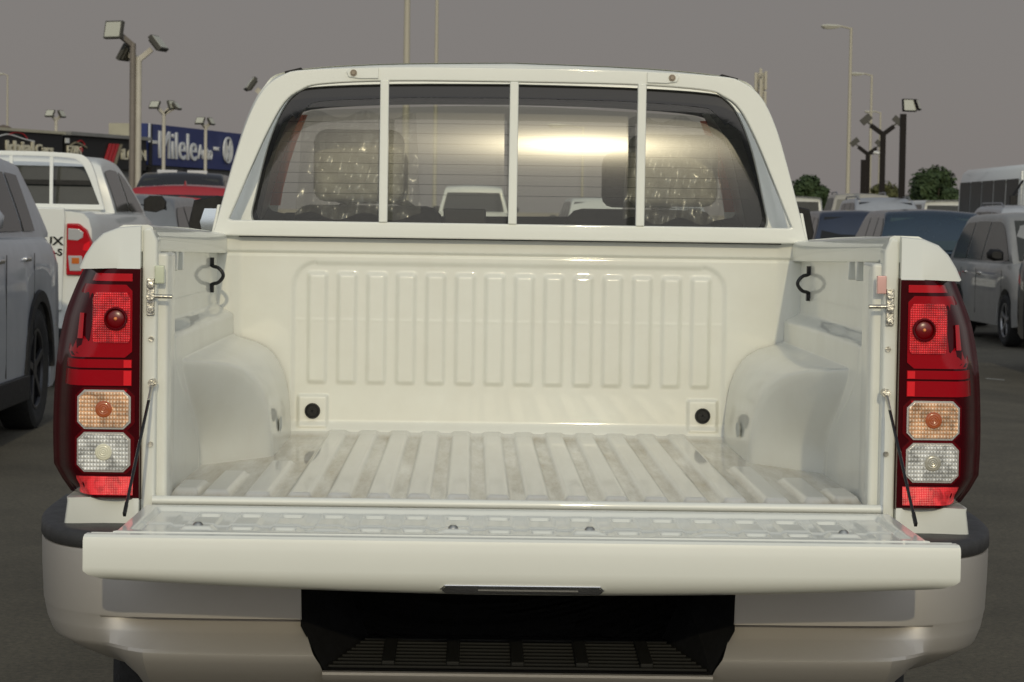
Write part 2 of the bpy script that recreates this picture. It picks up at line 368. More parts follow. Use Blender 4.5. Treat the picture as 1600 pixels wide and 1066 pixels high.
# --- bed sides, arches, rails, pillars, quarter panels
def wall_x(z, y=1):
    return .708 + .008*min(1, max(0, (z-.845)/.30)) + .040*ss(1.155, 1.185, z)
ARCH = [(.760, 1.225), (.756, 1.185), (.748, 1.150), (.735, 1.124), (.712, 1.105), (.680, 1.094), (.645, 1.082), (.611, 1.058), (.584, 1.012), (.569, .95), (.561, .845)]
ARCHS = smooth_poly(ARCH, 5)
XO = [(.62, .915), (.79, .905), (.84, .898), (.90, .905), (.98, .91), (1.1, .903), (1.2, .886), (1.29, .882), (1.305, .877)]
def quarter(s):
    prof = [(.775, .60), (.90, .60)] + [(interp(XO, z), z) for z in (.62, .72, .79, .84, .8485, .8495, .90, .98, 1.1, 1.2, 1.26, 1.3045, 1.306)] + [(.866, 1.33), (.850, 1.355), (.830, 1.374), (.80, 1.386), (.775, 1.390)]
    secs = []
    for y, ins in ((.0, .022), (.004, .010), (.014, .003), (.03, 0), (.129, -.001), (.131, -.001), (.3, -.004), (.55, -.010), (1.0, -.014), (1.56, -.010)):
        sec = []
        for x, z in prof:
            zz = z - (.016*y)*(1 if z > 1.3 else 0)
            k = ins
            if x > .78:
                bul = -.028*math.exp(-((y-1.0)/.42)**2)*math.exp(-((z-.88)/.16)**2) if y > .2 else 0
                xx = x - k - bul
            else: xx = x
            if (z > 1.305 or z < .849) and y < .02: k = k*.35; xx = x-k if x > .78 else x
            if z > 1.305: zz -= k*.5
            if y < .13 and .849 < z < 1.3049 and x > .78: xx = min(xx, .80)
            if y < .131 and x < .78: xx = .7535
            if z < .775 and y < .25: xx = min(xx, .86)
            if z < .75 and y < .4: zz = max(zz, .71)
            sec.append((s*xx, y, zz))
        if y < .02: sec = [(a_, b_-.022 if (c_ > 1.3 or c_ < .849) else b_, c_) for a_, b_, c_ in sec]
        secs.append(sec)
    return MB().loft(secs, closed=True, cap=True)
def patch(s, rows, nx, ys, th=.004):
    """sheet on the lens surface; rows = (z, x0, x1)"""
    m = MB()
    secs = [[(s*lerp(a, b, i/nx), ys(lerp(a, b, i/nx), z), z) for i in range(nx+1)] for z, a, b in rows]
    back = [[(x, y+th, z) for x, y, z in r_] for r_ in secs]
    loop = [r_ + b_[::-1] for r_, b_ in zip(secs, back)]
    m.loft(loop, closed=True, cap=True); return m
lens_case = mat('dark_red_lens', (.045, .0005, .003), .08, 0, 0, spec=.22)
lens_red = mat('red_lens_band', (.50, .004, .012), .12, 0, .2, spec=.35)
lens_deep = mat('deep_red_lens', (.34, .003, .010), .10, 0, 0, spec=.25)
lens_bright = mat('bright_red_lens', (.80, .012, .022), .15, 0, .2)
lens_grid = ribbed_lens('red_prism_optics', (1.0, .035, .045), .2, 680, 680, .4, c2=(.45, .004, .008))
lens_reflex = ribbed_lens('reflex_reflector', (1.0, .085, .10), .25, 900, 900, .2, c2=(1.0, .03, .045))
lens_amber = ribbed_lens('amber_prism_optics', (.90, .66, .48), .2, 500, 400, .5, .15, c2=(.72, .36, .17))
lens_clear = ribbed_lens('clear_prism_optics', (.85, .85, .82), .2, 500, 400, .5, .15, c2=(.52, .52, .50))
lens_case2 = mat('lamp_frame_red', (.10, .001, .004), .1, 0, 0, spec=.3)
ringm = mat('lamp_chrome_ring', (.62, .60, .58), .25, .7)
bulb_a = mat('amber_bulb', (.42, .10, .03), .2, 0, .4); bulb_r = mat('red_bulb', (.16, .0, .003), .25); bulb_w = mat('clear_bulb', (.72, .70, .55), .2, 0, .5)
bulb_d = mat('clear_bulb_dull', (.45, .43, .36), .2, .3, .4)
hot = mat('orange_filament', (1.0, .35, .12), .3)
XL = [(.845, .898), (.850, .906), (.875, .924), (.905, .941), (.97, .943), (1.05, .941), (1.13, .935), (1.205, .921), (1.25, .905), (1.29, .888), (1.306, .880)]
def tail_light(s):
    ys = lambda x, z: -.024 + .115*ss(.085, 0, interp(XL, z)-x)**2
    secs = []
    for z, xo in XL[:4]+smooth_poly(XL[3:], 3)[1:]:
        pts = []
        inset = .006 if (z < .848 or z > 1.303) else 0
        for i in range(15):
            x = lerp(.753, xo-.0005, (i/14)**.8); pts.append((s*x, ys(x, z)+inset, z))
        pts += [(s*(xo+.001), .12, z), (s*(xo+.0005), .17, z), (s*.753, .17, z)]
        secs.append(pts)
    t = MB().loft(secs, closed=True, cap=True).build('tail_light', lens_case, truck, smooth=50)
    up = lambda d: (lambda x, z: ys(x, z)-d)
    def pt(name, m, rows, d=.003, nx=8, th=.006): return patch(s, rows, nx, up(d), th).build(name, m, t, smooth=40)
    pt('upper_stripe', lens_red, [(1.279, .768, .852), (1.294, .768, .846)])
    pt('upper_lens', lens_deep, [(1.128, .782, .892), (1.14, .768, .902), (1.26, .768, .880), (1.272, .780, .872)])
    pt('stop_lamp', lens_grid, [(1.158, .775, .843), (1.166, .771, .846), (1.245, .771, .846), (1.257, .779, .840)], .0065)
    pt('outer_lens', lens_red, [(1.165, .866, .878), (1.215, .864, .875)], .006)
    pt('middle_lens', lens_deep, [(1.072, .768, .908), (1.103, .768, .906)]); pt('middle_lens', lens_deep, [(1.107, .768, .906), (1.124, .768, .903)])
    pt('middle_reflector', lens_bright, [(1.073, .769, .784), (1.102, .769, .784)], .006, 2); pt('middle_reflector', lens_bright, [(1.108, .769, .784), (1.123, .769, .784)], .006, 2)
    pt('lower_stripe', lens_red, [(1.060, .778, .862), (1.064, .778, .862)], .004)
    def chamfer(z0, z1, a, b, c): return [(z0, a+c, b-c), (z0+c, a, b), (z1-c, a, b), (z1, a+c, b-c)]
    pt('lamp_surround', lens_case2, chamfer(.982, 1.068, .762, .880, .016), .002)
    pt('lamp_surround', lens_case2, chamfer(.897, .985, .762, .880, .016), .0025)
    pt('turn_signal_ring', ringm, chamfer(.986, 1.064, .7695, .875, .014), .006)
    pt('turn_signal', lens_amber, chamfer(.990, 1.060, .7735, .871, .012), .010, 14)
    pt('reversing_lamp_ring', ringm, chamfer(.901, .980, .7695, .875, .014), .006)
    pt('reversing_lamp', lens_clear, chamfer(.905, .976, .7735, .871, .012), .010, 14)
    pt('reflector', lens_reflex, [(.855, .765, .876), (.892, .764, .878)], .004)
    def bulb(name, x, z, r, m, d):
        y = ys(x, z)-d
        MB().lathe([(-.004, 0), (-.0035, r*.45), (-.002, r*.8), (0, r)], (s*x, y, z), 'y', 28).build(name, m, t, smooth=180)
    bulb('stop_bulb', .800, 1.205, .0200, bulb_r, .0065); bulb('filament', .800, 1.205, .0035, hot, .0100)
    MB().lathe([(-.006, .0185), (-.009, .0205), (-.006, .0230), (0, .0235)], (s*.800, ys(.8, 1.205)-.0065, 1.205), 'y', 28).build('bulb_ring', mat('dark_red_ring', (.10, .0, .003), .15), t, smooth=60)
    for nm, z, r, m_ in (('signal_bulb', 1.026, .0165, bulb_a), ('reversing_bulb', .941, .0165, bulb_w if s < 0 else bulb_d)):
        y = ys(.822, z)-.0135
        prof = [(0, 0)]+[(-.0006*(k % 2)+.0022*(k/8)**2, r*k/8) for k in range(1, 9)]+[(.006, r)]
        MB().lathe(prof, (s*.822, y, z), 'y', 30).build(nm, m_, t, smooth=30)
def pillar(s):
    m = MB()
    m.prism([(.724*s, .80), (.7525*s, .80), (.7525*s, 1.382), (.735*s, 1.388), (.722*s, 1.36)], -.004, .05)
    a = m.build('bed_pillar', paint, truck, bevel=.006, seg=3)
    m = MB().loft([[(s*.704, .022, z), (s*.700, .05, z), (s*.706, .16, z), (s*.74, .17, z), (s*.74, .022, z)] for z in (.84, .87, 1.10, 1.19, 1.335)], closed=True, cap=True)
    m.build('pillar_flange', P_IN, truck, bevel=.007, seg=3)
    for z in (1.165, .955):
        MB().tube([(s*.733, -.004, z), (s*.733, -.009, z)], .0055, 12).build('pillar_bolt', steel, truck)
    # latch striker
    st = MB()
    st.prism([(s*.727, 1.285), (s*.742, 1.285), (s*.742, 1.212), (s*.727, 1.212)], -.012, -.004)
    st.tube([(s*.738, -.02, 1.25), (s*.69, -.02, 1.2495)], .0042, 12)
    st.tube([(s*.734, -.006, 1.272), (s*.734, -.022, 1.272)], .008, 6); st.tube([(s*.734, -.006, 1.224), (s*.734, -.022, 1.224)], .008, 6)
    st.tube([(s*.733, -.006, 1.2495), (s*.733, -.028, 1.2495)], .0085, 14)
    st.build('latch_striker', steel, truck, bevel=.0012)
    MB().box((s*.717, -.006, 1.293), (.019, .014, .036)).build('tailgate_bumper', mat('yellow_green_plastic' if s < 0 else 'pale_plastic', (.62, .66, .50) if s < 0 else (.72, .42, .38), .25, .2, .6), truck, bevel=.002)  # left pad tinted yellow-green, right pad tinted pink
def side(s):
    quarter(s).build('quarter_panel', paint, truck, smooth=60)
    grid(60, 120, lambda u, v: (s*wall_x(.845+v*.50), .15+u*1.34, .845+v*.50)).build('bed_side', P_IN, truck, smooth=180)
    def a_pt(u, v):
        y = .165+u*1.325
        k = v*(len(ARCHS)-1); i = min(int(k), len(ARCHS)-2); f = k-i
        x, z = lerp(ARCHS[i][0], ARCHS[i+1][0], f), lerp(ARCHS[i][1], ARCHS[i+1][1], f)
        y0 = lerp(.62, .24, ss(.88, 1.12, z)); xp = lerp(.745, .556, max(0, (y-y0)/(.915-y0)))
        h = .010; d_ = x-xp
        x = xp + .5*(d_+math.sqrt(d_*d_+h*h))
        w = wall_x(z)+.006*ss(y0+.02, y0-.02, y)
        return (s*min(x, w-.001), y, z)
    grid(170, 80, a_pt).build('wheel_arch', P_IN, truck, smooth=180)
    pl = MB().lathe([(-.001, 0), (-.0012, .019)], (0, 0, 0), 'x', 28).build('sealing_plug', greyplug, truck)
    pl.location = (s*.5600, 1.12, .905); pl.scale = (1, 2.4, 1)
    # rail on top of the bed side
    secs = []
    for i in range(9):
        y = 1.57*i/8; z = 1.389-.016*y
        secs.append([(s*x, y, z+dz) for x, dz in ((.80, -.004), (.79, .001), (.742, .002), (.733, -.002), (.731, -.010), (.731, -.044), (.735, -.050), (.765, -.052), (.78, -.03))])
    MB().loft(secs, closed=True, cap=True).build('bed_rail', paint, truck, smooth=50)
    pillar(s); tail_light(s)
    # cargo hook
    hk = MB(); hy = 1.33
    path = smooth_poly([(s*.757, hy-.02, 1.290), (s*.748, hy-.03, 1.284), (s*.736, hy-.035, 1.281), (s*.726, hy-.037, 1.272), (s*.722, hy-.037, 1.262), (s*.726, hy-.037, 1.252), (s*.736, hy-.035, 1.243), (s*.748, hy-.03, 1.240), (s*.757, hy-.02, 1.234)], 4)
    hk.tube(path, .0048, 10); hk.box((s*.754, hy-.02, 1.297), (.016, .018, .018)); hk.box((s*.754, hy-.02, 1.227), (.016, .018, .018))
    hk.build('cargo_hook', blackg, truck, bevel=.001)
    MB().box((s*.7585, .95, 1.30), (.004, .02, .03)).build('drain_slot', black, truck)
    # gusset plates in the upper side wall
    for y in (.32, .44, .55):
        MB().prism([(y-.022, 1.335), (y+.022, 1.335), (y+.004, 1.29), (y-.004, 1.29)], s*.735, s*.757, 'x').build('rail_gusset', P_IN, truck, bevel=.003)
    # cable
    a, b = Vector((s*.728, -.022, 1.078)), Vector((s*.742, -.30, .853))
    c = MB().tube([a+(b-a)*.14, b-(b-a)*.05], .0032, 8).build('tailgate_cable', blackg, truck)
    e = MB(); e.bar(a, a+(b-a)*.15, .012, .004, (1, 0, 0)); e.build('cable_end', steel, c, bevel=.001)
    e = MB(); e.tube([a+Vector((0, .018, 0)), a-Vector((0, .008, 0))], .0085, 12); e.tube([a, a-Vector((0, .014, 0))], .0055, 6); e.build('cable_bolt', steel, c)
    e = MB(); e.bar(b-(b-a)*.07, b+(b-a)*.015, .010, .006, (1, 0, 0)); e.build('cable_end', black, c, bevel=.001)
for s in (-1, 1): side(s)
# --- rear sill
MB().tube([(-.728, -.006, .8435), (.728, -.006, .8435)], .0095, 14).build('rear_sill', paint, truck)
MB().box((0, .02, .785), (1.5, .05, .10)).build('rear_crossmember', paint, truck, bevel=.01)

# --- tailgate
def gate_z(x, y):
    ax = abs(x); z = .838
    z -= .010*ss(.715, .70, ax)*ss(-.060, -.075, y)*ss(-.425, -.41, y)
    i = round(x/.08-.5); c = (i+.5)*.08; dx = abs(x-c)
    if -9 <= i <= 8:
        z += .0035*ss(.030, .022, dx)*ss(-.07, -.09, y)*ss(-.41, -.39, y)*(ax < .70)
        z -= .008*ss(.021, .016, dx)*ss(-.115, -.122, y)*ss(-.168, -.160, y)*(ax < .66)
        k = abs(ax-.60) > .03 and abs(ax-.127) > .03 and abs(ax-.36) > .03
        if k: z -= .007*ss(.021, .016, dx)*ss(-.318, -.325, y)*ss(-.365, -.358, y)*(ax < .66)
    for c in (.127, .60): z += .006*ss(.035, .025, abs(ax-c))*ss(-.315, -.325, y)*ss(-.37, -.36, y)
    z += .004*ss(.045, .035, abs(ax-.36))*ss(-.315, -.325, y)*ss(-.37, -.36, y)
    z += .003*ss(.004, .001, abs(y+.285))*(ax < .71)
    return z
g = grid(460, 130, lambda u, v: ((u-.5)*1.47, -.035-.405*v, gate_z((u-.5)*1.47, -.035-.405*v)))
gate = g.build('tailgate', paint, truck, smooth=180)
GP = [(-.4405, .822, .735, 0), (-.4405, .838, .736, 0), (-.448, .8375, .742, 0), (-.451, .832, .743, 0), (-.457, .831, .744, 0), (-.460, .8365, .770, 0), (-.468, .838, .778, 0), (-.472, .8345, .779, 0), (-.478, .8345, .780, 0), (-.481, .8385, .783, 0), (-.497, .8375, .786, 0), (-.5025, .833, .7875, 0), (-.504, .826, .788, 0),
      (-.505, .779, .788, .15), (-.5035, .772, .788, .3), (-.499, .765, .780, .5), (-.488, .757, .760, .8), (-.468, .752, .738, 1), (-.43, .750, .720, 1), (-.30, .749, .715, 1), (-.035, .752, .735, .4), (-.036, .822, .735, 0)]
secs = []
for i in range(41):
    u = i/40*2-1; secs.append([(u*hx, y, z-.019*(1-u*u)*k) for y, z, hx, k in GP])
MB().loft(secs, closed=True, cap=True).build('outer_skin', paint, gate, smooth=35)
for x in (-.60, -.127, .127, .60):
    MB().lathe([(.006, 0), (.006, .005), (.003, .0085), (0, .010)], (x, -.343, gate_z(x, -.343)), 'z', 20).build('panel_bolt', steel, gate)
hn = MB().prism([(-.145, .7455), (-.138, .7505), (.138, .7505), (.145, .7455), (.138, .7395), (-.138, .7395)], -.503, -.47); ho = hn.build('release_handle', black, gate, bevel=.001)
MB().tube([(-.147, -.494, .7465), (-.140, -.499, .7535), (.140, -.499, .7535), (.147, -.494, .7465)], .0016, 8).build('handle_rim', chrome, ho)
MB().bar((-.08, -.504, .7465), (.10, -.504, .7465), .003, .003).build('handle_insert', chrome, ho)

# --- bumper
PLAN = smooth_poly([(.425, -.170), (.60, -.170), (.745, -.162), (.830, -.140), (.890, -.095), (.930, -.030), (.955, .05), (.974, .16), (.985, .30), (.987, .50)], 4)
def bump_secs(s, prof, inner=None):
    secs = []
    for i, (x, y) in enumerate(PLAN):
        a, b = PLAN[max(i-1, 0)], PLAN[min(i+1, len(PLAN)-1)]
        tx, ty = b[0]-a[0], b[1]-a[1]; l = math.hypot(tx, ty); nx, ny = ty/l, -tx/l
        L = ss(.83, .70, x); sec = []
        for z, d0, d1 in prof:
            d = lerp(d0, d1, L); xx, yy = x+nx*d, y+ny*d
            if i == 0:
                xx = interp([(.542, .372), (.622, .418), (.70, .420)], z) if z < .70 else .42
            elif i < 4: xx = max(xx, xx - (.425-interp([(.542, .372), (.622, .418), (.70, .42)], z))*(1-i/4))
            sec.append((s*xx, yy, z))
        secs.append(sec)
    return secs
BP = [(.755, -.06, -.06), (.764, -.012, -.012), (.761, -.001, -.001), (.755, 0, 0), (.70, -.001, -.001), (.638, -.004, -.003), (.634, -.005, -.004), (.630, -.006, -.034), (.609, -.010, -.008), (.604, -.011, -.001), (.581, -.020, .048), (.575, -.024, .054), (.570, -.030, .053), (.555, -.055, .044), (.53, -.11, .018), (.50, -.19, -.025), (.455, -.27, -.11), (.43, -.29, -.18)]
bumper = None
for s in (-1, 1):
    o = MB().loft(bump_secs(s, BP)).build('rear_bumper' if bumper is None else 'bumper_end', silver, bumper or truck, smooth=20, solid=0)
    if bumper is None: bumper = o
    tp = [(.797, -.14, -.14), (.7975, -.02, -.02), (.796, -.006, -.006), (.790, .001, .001), (.768, .002, .002), (.762, -.004, -.004), (.762, -.03, -.03)]
    MB().loft(bump_secs(s, tp)).build('bumper_trim', mat('grained_black_plastic', (.040, .040, .042), .5, 0, 0, .2, 30, .2, 400), bumper, smooth=50)
# central lower beam
cb = [(.5425, -.205), (.5425, -.222), (.538, -.2255), (.53, -.218), (.515, -.19), (.50, -.155), (.455, -.08), (.43, -.02)]
MB().loft([[(x, y, z) for z, y in cb] for x in [lerp(-.374, .374, i/12) for i in range(13)]]).build('bumper_beam', silver, bumper, smooth=50)
rec = MB()
rec.add([(-.42, -.168, .80), (-.42, -.168, .622), (-.372, -.20, .543), (.372, -.20, .543), (.42, -.168, .622), (.42, -.168, .80),
         (-.345, .10, .80), (-.345, .10, .66), (-.30, .10, .56), (.30, .10, .56), (.345, .10, .66), (.345, .10, .80)],
        [(0,1,7,6),(1,2,8,7),(2,3,9,8),(3,4,10,9),(4,5,11,10),(6,7,8,9,10,11)])
rec.build('number_plate_recess', black, bumper, smooth=0)
sp = MB()
for k in range(9):
    y = -.185+k*.028; w = lerp(.365, .305, k/8)
    sp.box((0, y, .5485+.0018*k), (2*w, .012, .006))
sp.build('step_pad', mat('step_pad_rubber', (.010, .010, .009), .6, spec=.2), bumper, bevel=.0015)
sp = MB()
for k in range(5): sp.box(((k-2)*.125, -.08, .558), (.026, .20, .012), Matrix.Rotation(R(3), 3, 'X'))
sp.build('step_rib', mat('step_rib_rubber', (.013, .013, .012), .6, spec=.2), bumper, bevel=.003)

# --- sports bar
FO = [(0, 1.802), (.3, 1.800), (.53, 1.789), (.592, 1.774), (.640, 1.737), (.678, 1.665), (.712, 1.56), (.748, 1.43), (.766, 1.366), (.760, 1.3605), (0, 1.3605)]
FI = [(0, 1.766), (.3, 1.764), (.49, 1.753), (.545, 1.736), (.586, 1.704), (.628, 1.63), (.670, 1.535), (.708, 1.445), (.726, 1.404), (.715, 1.401), (0, 1.401)]
def dense(a, b, upto=9, k=4):
    A = smooth_poly(a[:upto], k)+a[upto:]; B = smooth_poly(b[:upto], k)+b[upto:]; return A, B
A, B = dense(FO, FI)
def ring_secs(A, B, y0, y1):
    secs = []
    pts = [(s, i) for s, seq in ((1, range(len(A))), (-1, range(len(A)-2, 0, -1))) for i in seq]
    for s, i in pts:
        (ax, az), (bx, bz) = A[i], B[i]
        secs.append([(s*ax, y0, az), (s*bx, y0, bz), (s*bx, y1, bz), (s*ax, y1, az)])
    secs.append(secs[0]); return secs
bar = MB().loft(ring_secs(A, B, 1.455, 1.497), closed=True).build('sports_bar', paint, truck, bevel=.004, seg=3)
for x in (-.329, 0.004, .333):
    MB().box((x, 1.462, 1.583), (.0225, .022, .366)).build('upright_bar', paint, bar, bevel=.003)
for s in (-1, 1):
    MB().prism([(s*.345, 1.769), (s*.395, 1.768), (s*.422, 1.772), (s*.427, 1.785), (s*.418, 1.794), (s*.345, 1.796)], 1.449, 1.4548).build('mounting_bracket', paint, bar, bevel=.0015)
    MB().lathe([(-.008, 0), (-.008, .005), (-.004, .006), (-.004, .0085), (0, .009)], (s*.409, 1.449, 1.782), 'y', 14).build('bracket_bolt', mat('dull_bolt_steel', (.22, .19, .16), .5, .8), bar)
    MB().loft([[(s*(x_+e_), y_, z_) for y_, z_, x_ in ((1.50, 1.44, .752), (1.475, 1.345, .768), (1.54, 1.335, .768), (1.53, 1.44, .752))] for e_ in (0, .008)], closed=True, cap=True).build('side_brace', paint, bar, bevel=.002)
    s > 0 and MB().box((0, 1.478, 1.3595), (1.40, .030, .004)).build('gap_shade_strip', black, bar)  # black strip drawn in for the dark gap under the bar, not a seal

# --- cab
def rear_y(z, x=0): t = z-1.39; return 1.62+.018*t+.30*t*max(t, 0)+.004*x*x
CO = [(0, 1.31), (.60, 1.31), (.772, 1.33), (.772, 1.38), (.757, 1.45), (.722, 1.58), (.690, 1.68), (.650, 1.752), (.590, 1.795), (.36, 1.818), (0, 1.828)]
CG = [(0, 1.385), (.60, 1.385), (.663, 1.390), (.680, 1.412), (.670, 1.47), (.640, 1.60), (.606, 1.69), (.570, 1.738), (.52, 1.755), (.3, 1.766), (0, 1.770)]
CA = CO[:2]+smooth_poly(CO[2:], 4); CB = CG[:2]+smooth_poly(CG[2:], 4)
secs = []
idx = [(1, i) for i in range(len(CA))]+[(-1, i) for i in range(len(CA)-2, 0, -1)]
for s, i in idx+idx[:1]:
    (ax, az), (bx, bz) = CA[i], CB[i]; mx_, mz = lerp(ax, bx, .7), lerp(az, bz, .7)
    secs.append([(s*(ax+.012*(i > 2)), 1.72, az+.004), (s*(ax+.008*(i > 2)), rear_y(az, ax)+.05, az+.002), (s*(ax-.002), rear_y(az, ax)+.018, az), (s*lerp(ax, bx, .15), rear_y(az, ax)+.003, lerp(az, bz, .15)), (s*mx_, rear_y(mz, mx_), mz), (s*lerp(ax, bx, .96), rear_y(bz, bx)+.002, lerp(az, bz, .96)), (s*bx, rear_y(bz, bx)+.022, bz)])
cab = MB().loft(secs).build('cab', paint, truck, smooth=70)
# side and roof shell with raked windscreen opening
secs = []
for k, (y, e) in enumerate(((1.72, .012), (2.0, .018), (2.5, .022), (2.9, .018), (3.05, .010), (99, .0))):
    sec = []
    for s, rng in ((1, range(2, len(CA))), (-1, range(len(CA)-2, 1, -1))):
        for i in rng:
            x, z = CA[i]; yy = y if y < 9 else 3.06+(1.83-z)*1.15
            if 2.9 <= y < 9: yy = min(y, 3.06) + (1.83-z)*.2*(y-2.9)
            sec.append((s*(x+e), yy, z+.004+.012*ss(1.7, 2.5, min(y, 3))*(z > 1.7)*(y < 9)))
    secs.append(sec)
MB().loft(secs).build('roof', paint, cab, smooth=60)
# lower cab, doors and bonnet
for s in (-1, 1):
    lo = [(.784, 1.345), (.80, 1.325), (.86, 1.285), (.895, 1.22), (.905, 1.1), (.905, .8), (.89, .60), (.85, .46)]
    secs = [[(s*(x-e), y, z-dz*(z > 1.2)) for x, z in lo] for y, e, dz in ((1.62, .0, 0), (2.4, -.01, 0), (3.2, -.01, .02), (3.9, 0, .07), (4.6, .01, .12), (5.0, .06, .18), (5.2, .20, .22))]
    MB().loft(secs).build('door_side', paint, cab, smooth=60)
    # tinted side windows
    for y0, y1 in ((1.86, 2.52), (2.60, 3.30)):
        g = grid(2, 6, lambda u, v: (s*(interp([(b, a) for a, b in CA[2:]], lerp(1.385, 1.735, v))+.0255), lerp(y0+.10*v*(y0 < 2), y1-.02-(.30*v if y0 > 2 else 0), u), lerp(1.385, 1.735, v)))
        g.build('side_window', glassd, cab, smooth=180)
    # door mirror
    mr = MB().loft([[(s*(.945+a*.085*q), 3.28+b, 1.385+c*.085*q) for a, c in ((-1, -1), (-.2, -1.1), (.9, -.9), (1.1, 0), (.9, .9), (0, 1.1), (-1, .9))] for b, q in ((0, .96), (.01, 1), (.06, .98), (.12, .8), (.16, .4))], closed=True, cap=True).build('door_mirror', black, cab, smooth=50)
    MB().prism([(s*.885, 1.325), (s*.985, 1.325), (s*1.0, 1.39), (s*.985, 1.435), (s*.89, 1.435)], 3.276, 3.279).build('mirror_glass', mat('mirror_glass', (.6, .66, .7), .03, 1), mr)
    MB().bar((s*.80, 3.34, 1.33), (s*.90, 3.33, 1.34), .04).build('mirror_arm', black, mr)
    MB().box((s*.580, 1.70, 1.797), (.045, .05, .010), Matrix.Rotation(R(s*14), 3, 'Y')).build('roof_moulding', black, cab)
grid(12, 14, lambda u, v: ((u-.5)*1.76*(1-.12*v**3), 3.72+v*1.42, 1.30-.16*v**1.6-.10*abs(2*u-1)**3-.08*ss(.85, 1, v))).build('bonnet', paint, cab, smooth=180)
MB().box((0, 5.12, .80), (1.6, .12, .56)).build('front_grille', black, cab, bevel=.03)
MB().box((0, 2.6, .62), (1.5, 5.0, .12)).build('chassis', undr, truck)
MB().box((0, 3.3, .95), (1.70, 3.3, .60)).build('body_core', undr, truck)
# lining: dark tunnel seen through the rear window
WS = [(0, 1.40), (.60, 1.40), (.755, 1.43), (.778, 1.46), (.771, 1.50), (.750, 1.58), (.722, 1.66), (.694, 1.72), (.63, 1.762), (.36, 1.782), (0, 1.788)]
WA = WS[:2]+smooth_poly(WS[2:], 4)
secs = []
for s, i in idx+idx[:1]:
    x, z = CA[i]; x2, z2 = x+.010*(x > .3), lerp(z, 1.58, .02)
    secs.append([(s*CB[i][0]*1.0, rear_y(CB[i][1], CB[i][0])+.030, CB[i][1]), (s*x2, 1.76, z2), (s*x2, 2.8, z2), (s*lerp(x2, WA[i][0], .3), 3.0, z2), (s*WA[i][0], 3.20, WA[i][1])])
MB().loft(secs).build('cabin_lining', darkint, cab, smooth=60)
def flat_cap(pts, yf): 
    m = MB(); P = [(s*pts[i][0], yf(pts[i][1], pts[i][0]), pts[i][1]) for s, i in idx]; m.add(P, [tuple(range(len(P)))]); return m
def glass_grid(name, m, outline, yf, off=0, nx=28, nz=16):
    """curved sheet inside the outline"""
    zs = sorted(set(round(z, 5) for x, z in outline)); z0, z1 = zs[0], zs[-1]
    prof = [(z, x) for x, z in outline[2:]]; prof.sort()
    def f(u, v):
        z = lerp(z0+.0005, z1-.0005, v); w = interp(prof, z); x = (u*2-1)*w; return (x, yf(z, x)+off, z)
    return grid(nx, nz, f).build(name, m, cab, smooth=180)
rg = see_glass('tinted_rear_glass', (.82, .82, .77), .019, .15, .0, .0, .025)
glass_grid('rear_window', rg, CB, rear_y, .016, 40, 30)
MB().add([(s*x, rear_y(z, x)+.014, z) for s in (1,) for x, z in ()], []) if 0 else None
# black ceramic border of the rear window and its heater lines
secs = []
for s, i in idx+idx[:1]:
    bx, bz = CB[i]; t = .035 if bz > 1.70 else (.012 if bz > 1.40 else .010)
    cx_, cz_ = (bx - (.028 if bz > 1.68 else .010)*(bx > .3)), (bz - t if bz > 1.55 else bz+t*.6)
    secs.append([(s*bx, rear_y(bz, bx)+.0150, bz), (s*cx_, rear_y(cz_, cx_)+.0145, cz_)])
MB().loft(secs).build('window_border', blackg, cab, smooth=0)
hl = MB()
for z in (1.475, 1.502, 1.529, 1.556, 1.583, 1.610, 1.637, 1.664):
    w = interp(sorted((z_, x_) for x_, z_ in CB[2:]), z)-.03
    hl.tube([(x, rear_y(z, x)+.020, z) for x in [lerp(-w, w, k/16) for k in range(17)]], .0006, 4)
hl.build('heater_lines', black, cab)
ws_g = see_glass('windscreen_glass', (.84, .86, .82), 0, .1, 0, 0, .10)
glass_grid('windscreen', ws_g, WA, lambda z, x: 3.21+(1.79-z)*.0, 0)
redtape = mat('red_film_edge', (.95, .24, .12), .5)
_n = redtape.node_tree; _t = _n.nodes.new('ShaderNodeBsdfTransparent'); _t.inputs[0].default_value = (1, .50, .34, 1); _m = _n.nodes.new('ShaderNodeMixShader'); _m.inputs[0].default_value = .6
_o = _n.nodes['Material Output']; _n.links.new(_n.nodes['Principled BSDF'].outputs[0], _m.inputs[1]); _n.links.new(_t.outputs[0], _m.inputs[2]); _n.links.new(_m.outputs[0], _o.inputs[0])
for s in (-1, 1):
    MB().loft([[(s*x, 3.19, z), (s*(x-.034), 3.19, z)] for x, z in ((.762, 1.448), (.754, 1.50), (.735, 1.58), (.710, 1.66), (.676, 1.745))]).build('windscreen_tape', redtape, cab, smooth=180, solid=.002)
